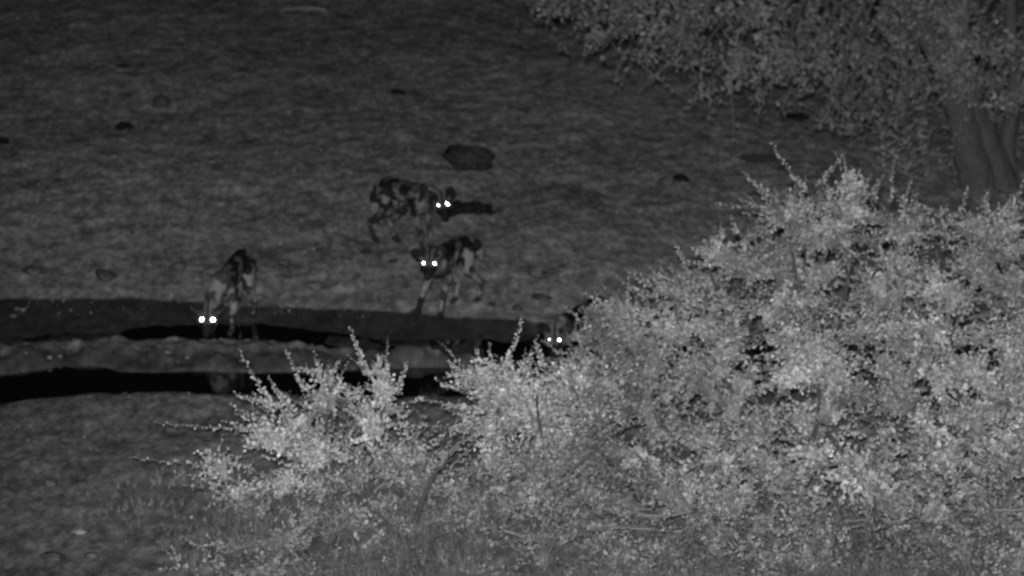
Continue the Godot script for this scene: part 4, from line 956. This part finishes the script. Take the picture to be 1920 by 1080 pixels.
	var tw := [0.036, 0.04, 0.052, 0.048, 0.022]
	for i in 4:
		fd.bone(tail[i], tail[i + 1], tw[i], tw[i + 1], 0.02)
	var seed_at: Vector3 = pose.patches
	var tone := func(p: Vector3) -> float:
		var n := coat.get_noise_3dv(p + seed_at) + 0.22 * fine.get_noise_3d(p.x * 6.0, p.y * 6.0, p.z * 6.0)
		var v := 0.12
		if n > 0.10:
			v = lerpf(0.10, 0.21, smoothstep(0.10, 0.2, n))
		elif n < 0.06:
			v = lerpf(0.10, 0.022, smoothstep(0.06, -0.03, n))
		if p.y > 0.62 - drop and p.z < 0.3:
			v *= 0.45   # the dark saddle hair
		var legs := smoothstep(0.40, 0.30, p.y) * (1.0 if p.z < 0.38 else 0.0)
		v = lerpf(v, ((pose.legs as float) + 0.2 * n if n > -0.1 else 0.04) if p.y > 0.07 else 0.035, legs)
		# tail: pale root, black middle, white tip
		var dt := 1e9
		var wt := 0.0
		for i in 4:
			var q := Geometry3D.get_closest_point_to_segment(p, tail[i], tail[i + 1])
			if q.distance_to(p) < dt:
				dt = q.distance_to(p)
				wt = (i + q.distance_to(tail[i]) / maxf(0.01, tail[i].distance_to(tail[i + 1]))) / 4.0
		if p.z < -0.37 and dt < 0.075:
			v = 0.14 if wt < 0.2 else 0.02 if wt < 0.62 else 0.20
		# neck and head
		var dh := p - head
		var along_f := dh.dot(f)
		var near_head := p.distance_to(head)
		if near_head < 0.26 and along_f > -0.16:
			var coat_tone := v
			var side := absf(dh.dot(r))
			var up := dh.dot(u)
			v = 0.15
			if side < 0.013 and up > 0.0:
				v = 0.04
			if along_f > 0.055 and up < 0.015:
				v = 0.02
			if along_f > 0.02 and up < -0.05:
				v = 0.025
			if (up > 0.06 or side > 0.095) and side > 0.035 and along_f > -0.07:   # ears
				v = 0.07 if pose.drop > 0.09 and up < 0.11 else 0.022
			else:
				v = lerpf(v, coat_tone, smoothstep(0.12, 0.24, near_head - maxf(along_f, 0.0)))
		elif p.z > 0.24 and p.y > 0.3:
			v = lerpf(v, 0.19, 0.22)
		return v * (pose.dark as float)
	obj("body", fd.mesh(tone, fine), fur_material, t)
	var look := (Vector3(-0.2, 9.6, 0.2) - (at + Basis(Vector3.UP, yaw) * head)).normalized()
	look = Basis(Vector3.UP, -yaw) * look
	for i in 2:
		var s := -1.0 if i == 0 else 1.0
		var p := head + r * s * (pose.apart as float) + u * 0.018 + f * 0.03
		for k in 40:   # out along the line of sight to just clear of the fur
			if fd.at(p) > 0.006:
				break
			p += look * 0.004
		var e := obj("eye", eye_mesh, eye_material, t)
		var sx: Vector2 = pose.eyes[i]
		var zz := look
		var xx := Vector3.UP.cross(zz).normalized().rotated(zz, pose.eye_turn)
		e.transform = Transform3D(Basis(xx * sx.x, zz.cross(xx) * sx.y, zz), p + look * 0.003)


func build_dogs() -> void:
	var down_tail := [Vector3(0, 0.63, -0.39), Vector3(0.01, 0.57, -0.48), Vector3(0.01, 0.45, -0.53), Vector3(0, 0.34, -0.53), Vector3(0, 0.24, -0.51)]
	var out_tail := [Vector3(0, 0.63, -0.39), Vector3(0.01, 0.60, -0.48), Vector3(0.02, 0.55, -0.56), Vector3(0.03, 0.48, -0.62), Vector3(0.04, 0.40, -0.65)]
	# at, yaw, pose
	var h := ground_height(-0.56, -37.69)
	wild_dog("nearer of the two dogs on the dry slope, walking forward with head low", Vector3(-0.62, h, -37.69), deg_to_rad(-26), {
		"head": Vector3(0.03, 0.565, 0.44), "face": Vector3(-0.05, -0.25, 1), "tilt": -0.03, "drop": 0.02, "ears": [[1.0, 0.5, 0.3], [0.8, 0.8, 0.3]],
		"feet": [Vector3(0.10, 0, 0.34), Vector3(-0.10, 0, 0.46), Vector3(0.12, 0, -0.40), Vector3(-0.08, 0, -0.30)],
		"tail": out_tail, "patches": Vector3(3.1, 0.2, 1.4), "dark": 1.05, "legs": 0.15, "apart": 0.052, "eyes": [Vector2(0.85, 0.9), Vector2(1.0, 1.0)], "eye_turn": 0.0})
	h = ground_height(-1.08, -40.11)
	wild_dog("farther dog on the dry slope, standing side on beside the black dung mound", Vector3(-1.05, h, -40.11), deg_to_rad(44), {
		"head": Vector3(0.0, 0.53, 0.50), "face": Vector3(0.18, -0.35, 1), "tilt": 0.12, "drop": 0.0, "ears": [[0.75, 0.9, 0.9], [0.45, 1.0, 0.1]],
		"feet": [Vector3(0.09, 0, 0.22), Vector3(-0.09, 0, 0.30), Vector3(0.09, 0, -0.30), Vector3(-0.09, 0, -0.42)],
		"tail": down_tail, "patches": Vector3(7.7, 2.2, 4.4), "dark": 0.85, "legs": 0.07, "apart": 0.047, "eyes": [Vector2(0.5, 1.05), Vector2(0.7, 1.6)], "eye_turn": 0.75})
	h = maxf(ground_height(-2.63, -37.36), -0.02)
	wild_dog("dog drinking at the far channel with its head down to the water", Vector3(-2.68, h, -37.36), deg_to_rad(-16), {
		"head": Vector3(-0.035, 0.205, 0.56), "face": Vector3(-0.03, -0.55, 1), "tilt": -0.03, "drop": 0.10, "ears": [[1.0, 0.6, 0.8], [1.0, 0.65, 0.8]],
		"feet": [Vector3(0.11, 0, 0.30), Vector3(-0.10, 0, 0.24), Vector3(0.10, 0, -0.30), Vector3(-0.10, 0, -0.38)],
		"tail": down_tail, "patches": Vector3(1.3, 5.2, 8.4), "dark": 1.05, "legs": 0.15, "apart": 0.052, "eyes": [Vector2(1.4, 1.25), Vector2(1.55, 1.4)], "eye_turn": 0.0})
	h = maxf(ground_height(0.58, -35.54), -0.03)
	wild_dog("dog half hidden by leaves on the right, facing out over the black pool", Vector3(0.60, h, -35.54), deg_to_rad(-36), {
		"head": Vector3(0.065, 0.445, 0.46), "face": Vector3(-0.05, -0.4, 1), "tilt": -0.03, "drop": 0.08, "ears": [[0.8, 0.8, 0.3], [0.9, 0.7, 0.3]],
		"feet": [Vector3(0.10, 0, 0.30), Vector3(-0.10, 0, 0.24), Vector3(0.10, 0, -0.30), Vector3(-0.10, 0, -0.38)],
		"tail": down_tail, "patches": Vector3(4.3, 9.2, 2.4), "dark": 1.05, "legs": 0.15, "apart": 0.045, "eyes": [Vector2(0.55, 0.55), Vector2(0.9, 0.85)], "eye_turn": 0.0})


# ------------------------------------------------------------------ stones and small things
func stone_mesh(seeded: int, w: float, hgt: float, deep: float, facets: float) -> ArrayMesh:
	var n := noise_of(FastNoiseLite.TYPE_SIMPLEX_SMOOTH, 0.9, 3, seeded)
	var cuts := []
	rng.seed = seeded
	for i in 14:
		cuts.append([unit(), rng.randf_range(0.55, 0.9)])
	var st := SurfaceTool.new()
	st.begin(Mesh.PRIMITIVE_TRIANGLES)
	st.set_smooth_group(0)
	var rows := 12
	var cols := 20
	var pt := func(i: int, j: int) -> Vector3:
		var a := TAU * (j % cols) / cols
		var b := PI * i / rows - PI / 2
		var d := Vector3(cos(b) * cos(a), sin(b), cos(b) * sin(a))
		var r := 1.05 + 0.6 * n.get_noise_3dv(d * 1.6)
		for c in cuts:
			var k: float = d.dot(c[0])
			if k > 0.05:
				r = minf(r, lerpf(r, c[1] / k, facets))
		d *= r
		return Vector3(d.x * w * 0.5, d.y * hgt * 0.62 + hgt * 0.3, d.z * deep * 0.5)
	for i in rows:
		for j in cols:
			for q in [[0, 0], [1, 0], [1, 1], [0, 0], [1, 1], [0, 1]]:
				st.add_vertex(pt.call(i + q[0], j + q[1]))
	st.index()
	st.generate_normals()
	return st.commit()


func stone_material(tone: float) -> StandardMaterial3D:
	var m := StandardMaterial3D.new()
	m.albedo_color = grey(tone)
	m.albedo_texture = stone_print
	m.uv1_triplanar = true
	m.uv1_scale = Vector3(2, 2, 2)
	m.roughness = 0.9
	m.metallic_specular = 0.2
	return m


var stone_print: Texture2D


func build_stones() -> void:
	stone_print = noise_texture(0.012, 5, 61, 0.3, 1.0)
	var i := 0
	for s in STONES:
		i += 1
		var w: float = s[5]
		var hgt: float = s[6]
		var p := Vector3(s[3], 0, s[4])
		p.z -= w * 0.25
		p.y = ground_height(p.x, p.z) - 0.01
		var shape := stone_mesh(500 + i, w, maxf(hgt * (1.2 if s[0] == "rock" else 0.85), 0.03), w * 0.75, 0.9 if s[0] != "clod" else 0.4)
		if s[0] == "dung_mound":   # a heap of many lumps
			var heap := SurfaceTool.new()
			heap.begin(Mesh.PRIMITIVE_TRIANGLES)
			for k in 16:
				var t := k / 15.0
				var size := rng.randf_range(0.09, 0.17) * (1.2 - 0.6 * t)
				heap.append_from(stone_mesh(700 + k, size * 1.5, size * 0.9, size * 1.3, 0.7), 0, Transform3D(Basis(), Vector3(lerpf(-0.25, 0.27, t), rng.randf_range(-0.02, 0.05) * (1.1 - t), rng.randf_range(-0.12, 0.12))))
				rng.seed = 40 + k
			shape = heap.commit()
		var o := obj(s[0], shape, stone_material(s[7]))
		o.position = p
		tag(o, s[1], s[2], "stones and clods on the ground")


func build_small_things() -> void:
	rng.seed = 900
	# a dark log and a pale stick on the slope
	var wood := StandardMaterial3D.new()
	wood.albedo_color = grey(0.007)
	wood.roughness = 1.0
	var st := SurfaceTool.new()
	st.begin(Mesh.PRIMITIVE_TRIANGLES)
	tube(st, smooth_path([Vector3(-0.19, 0.03, 0), Vector3(-0.05, 0.045, 0.02), Vector3(0.08, 0.035, 0), Vector3(0.19, 0.02, -0.03)], 4, 0.010), 0.05, 0.06, 8)
	var log_at := Vector3(2.77, ground_height(2.77, -44.45), -44.45)
	var o := obj("log", st.commit(), wood)
	o.position = log_at
	tag(o, "short black log on the bare ground left of the shrub's top shoots", "log")
	st = SurfaceTool.new()
	st.begin(Mesh.PRIMITIVE_TRIANGLES)
	tube(st, smooth_path([Vector3(-0.33, 0.03, 0), Vector3(-0.1, 0.06, 0.02), Vector3(0.1, 0.06, -0.02), Vector3(0.3, 0.04, 0)], 4, 0.01), 0.008, 0.014, 7)
	var pale := StandardMaterial3D.new()
	pale.albedo_color = grey(0.15)
	pale.roughness = 0.9
	o = obj("stick", st.commit(), pale)
	o.position = Vector3(-2.87, ground_height(-2.87, -54.9), -54.9)
	tag(o, "pale dry stick lying alone at the top of the slope", "stick")
	# pebbles
	var grit := stone_mesh(77, 1.0, 0.8, 0.9, 0.8)
	var gm := StandardMaterial3D.new()
	gm.vertex_color_use_as_albedo = true
	gm.roughness = 0.95
	var mm := MultiMesh.new()
	mm.transform_format = MultiMesh.TRANSFORM_3D
	mm.use_colors = true
	mm.mesh = grit
	mm.instance_count = 7000
	for i in 7000:
		var z := rng.randf_range(-63.0, -37.5) if i < 6500 else rng.randf_range(-36.6, -30.0)
		var x := rng.randf_range(-0.16, 0.16) * -z
		var e := edges(x)
		var h := terrain(x, z, e)
		var size := rng.randf_range(0.012, 0.034) * (1.6 if rng.randf() < 0.05 else 1.0)
		if h.x < 0.03:
			size *= 0.4
		mm.set_instance_transform(i, Transform3D(Basis(Vector3.UP, rng.randf() * TAU).scaled(Vector3.ONE * size), Vector3(x, h.x - size * 0.2, z)))
		var c := rng.randf_range(0.015, 0.06) if rng.randf() < 0.6 else rng.randf_range(0.05, 0.11)
		mm.set_instance_color(i, Color(c, c, c))
	var pb := MultiMeshInstance3D.new()
	pb.name = "pebbles"
	pb.multimesh = mm
	pb.material_override = gm
	pb.set_meta("kind", "stuff")
	tag(pb, "small pebbles and crumbs strewn over the bare ground", "pebbles")
	add_child(pb)
	build_grass()


func build_grass() -> void:
	rng.seed = 950
	var blade := SurfaceTool.new()   # a wisp of seven fine curved blades, one metre high
	blade.begin(Mesh.PRIMITIVE_TRIANGLES)
	for k in 7:
		var out := Vector3(cos(k * 2.4), 0, sin(k * 2.4))
		var last := out * 0.03
		var hi := rng.randf_range(0.55, 1.0)
		for s in range(1, 5):
			var t := s / 4.0
			var p := out * (0.03 + 0.95 * t * t * rng.randf_range(0.5, 1.1)) + Vector3(0, hi * (t - 0.28 * t * t * t), 0)
			var side := out.cross(Vector3.UP) * 0.010
			var w0 := 1.0 - (s - 1) / 4.0 * 0.8
			var w1 := 1.0 - t * 0.8
			for q in [last - side * w0, p - side * w1, p + side * w1, last - side * w0, p + side * w1, last + side * w0]:
				blade.set_color(Color.WHITE)
				blade.add_vertex(q)
			last = p
	blade.generate_normals()
	var spots := []
	while spots.size() < 5200:
		var z := rng.randf_range(-31.2, -27.0)
		var x := rng.randf_range(-3.4, 4.4)
		var n := rough.get_noise_2d(x * 0.9, z * 0.9)
		var left := clampf((x + 2.9 + (z + 29.0) * -0.5) / 1.2, 0.0, 1.0)
		if rng.randf() < left * clampf(0.55 + n * 1.6, 0.05, 1.0) * (1.0 if z > -30.3 else 0.3):
			var hgt := rng.randf_range(0.10, 0.26) * (1.0 + 0.6 * n) * lerpf(0.6, 1.1, left)
			spots.append([Transform3D(Basis(Vector3.UP, rng.randf() * TAU).scaled(Vector3(hgt, hgt, hgt)), Vector3(x, ground_height(x, z) - 0.01, z)), rng.randf_range(0.09, 0.17)])
	var mm := MultiMesh.new()
	mm.transform_format = MultiMesh.TRANSFORM_3D
	mm.use_colors = true
	mm.mesh = blade.commit()
	mm.instance_count = spots.size()
	for i in spots.size():
		mm.set_instance_transform(i, spots[i][0])
		var c: float = spots[i][1]
		mm.set_instance_color(i, Color(c, c, c))
	var cover := MultiMeshInstance3D.new()
	cover.name = "grass"
	cover.multimesh = mm
	cover.material_override = leaf_material
	cover.set_meta("kind", "stuff")
	tag(cover, "fine dim grass growing under and before the shrubs", "grass")
	add_child(cover)
	var labels := [
		["wispy grass tuft under the leafy whips at the lower left", -2.55, -29.90, 0.35, 0.16, 60],
		["grass tuft at the bottom edge left of the dim undergrowth", -1.75, -28.70, 0.50, 0.30, 150],
		["grass tuft at the bottom edge beneath the dark stem", -0.85, -28.30, 0.50, 0.40, 180],
		["dense grass tuft at the bottom centre below the forked dark stem", 0.22, -28.00, 0.55, 0.55, 300],
		["long arching grass at the bottom right of centre, leaning far over", 1.20, -28.10, 0.90, 0.55, 260],
		["grass tuft before the shaded hollow at the bottom right", 1.95, -28.00, 0.60, 0.50, 180],
		["fine grass tuft at the bottom edge near the right corner", 3.30, -28.00, 0.60, 0.55, 200]]
	var i := 0
	var m := StandardMaterial3D.new()
	m.albedo_color = grey(0.08)
	m.roughness = 0.8
	m.cull_mode = BaseMaterial3D.CULL_DISABLED
	for g in labels:
		i += 1
		var at := Vector3(g[1], 0, g[2])
		at.y = ground_height(at.x, at.z) - 0.02
		var st := SurfaceTool.new()
		st.begin(Mesh.PRIMITIVE_TRIANGLES)
		for k in int(g[5] * 0.6):
			var a := rng.randf() * TAU
			var out := Vector3(cos(a), 0, sin(a))
			var root: Vector3 = out * rng.randf() * 0.12 * (g[3] as float)
			var hgt: float = g[4] * rng.randf_range(0.35, 0.8)
			var lean: float = g[3] * rng.randf_range(0.3, 1.5)
			var side := out.cross(Vector3.UP) * 0.0035
			var last := root
			for s in range(1, 6):
				var t := s / 5.0
				var p := root + Vector3(0, hgt * (t - 0.35 * t * t * t * lean / maxf(hgt, 0.05)), 0) + out * lean * t * t
				var w := 1.0 - t * 0.85
				var w0 := 1.0 - (s - 1) / 5.0 * 0.85
				for q in [last - side * w0, p - side * w, p + side * w, last - side * w0, p + side * w, last + side * w0]:
					st.add_vertex(q)
				last = p
		st.generate_normals()
		var o := obj("grass_tuft", st.commit(), m)
		o.position = at
		tag(o, g[0], "grass", "grass tufts under the shrubs")
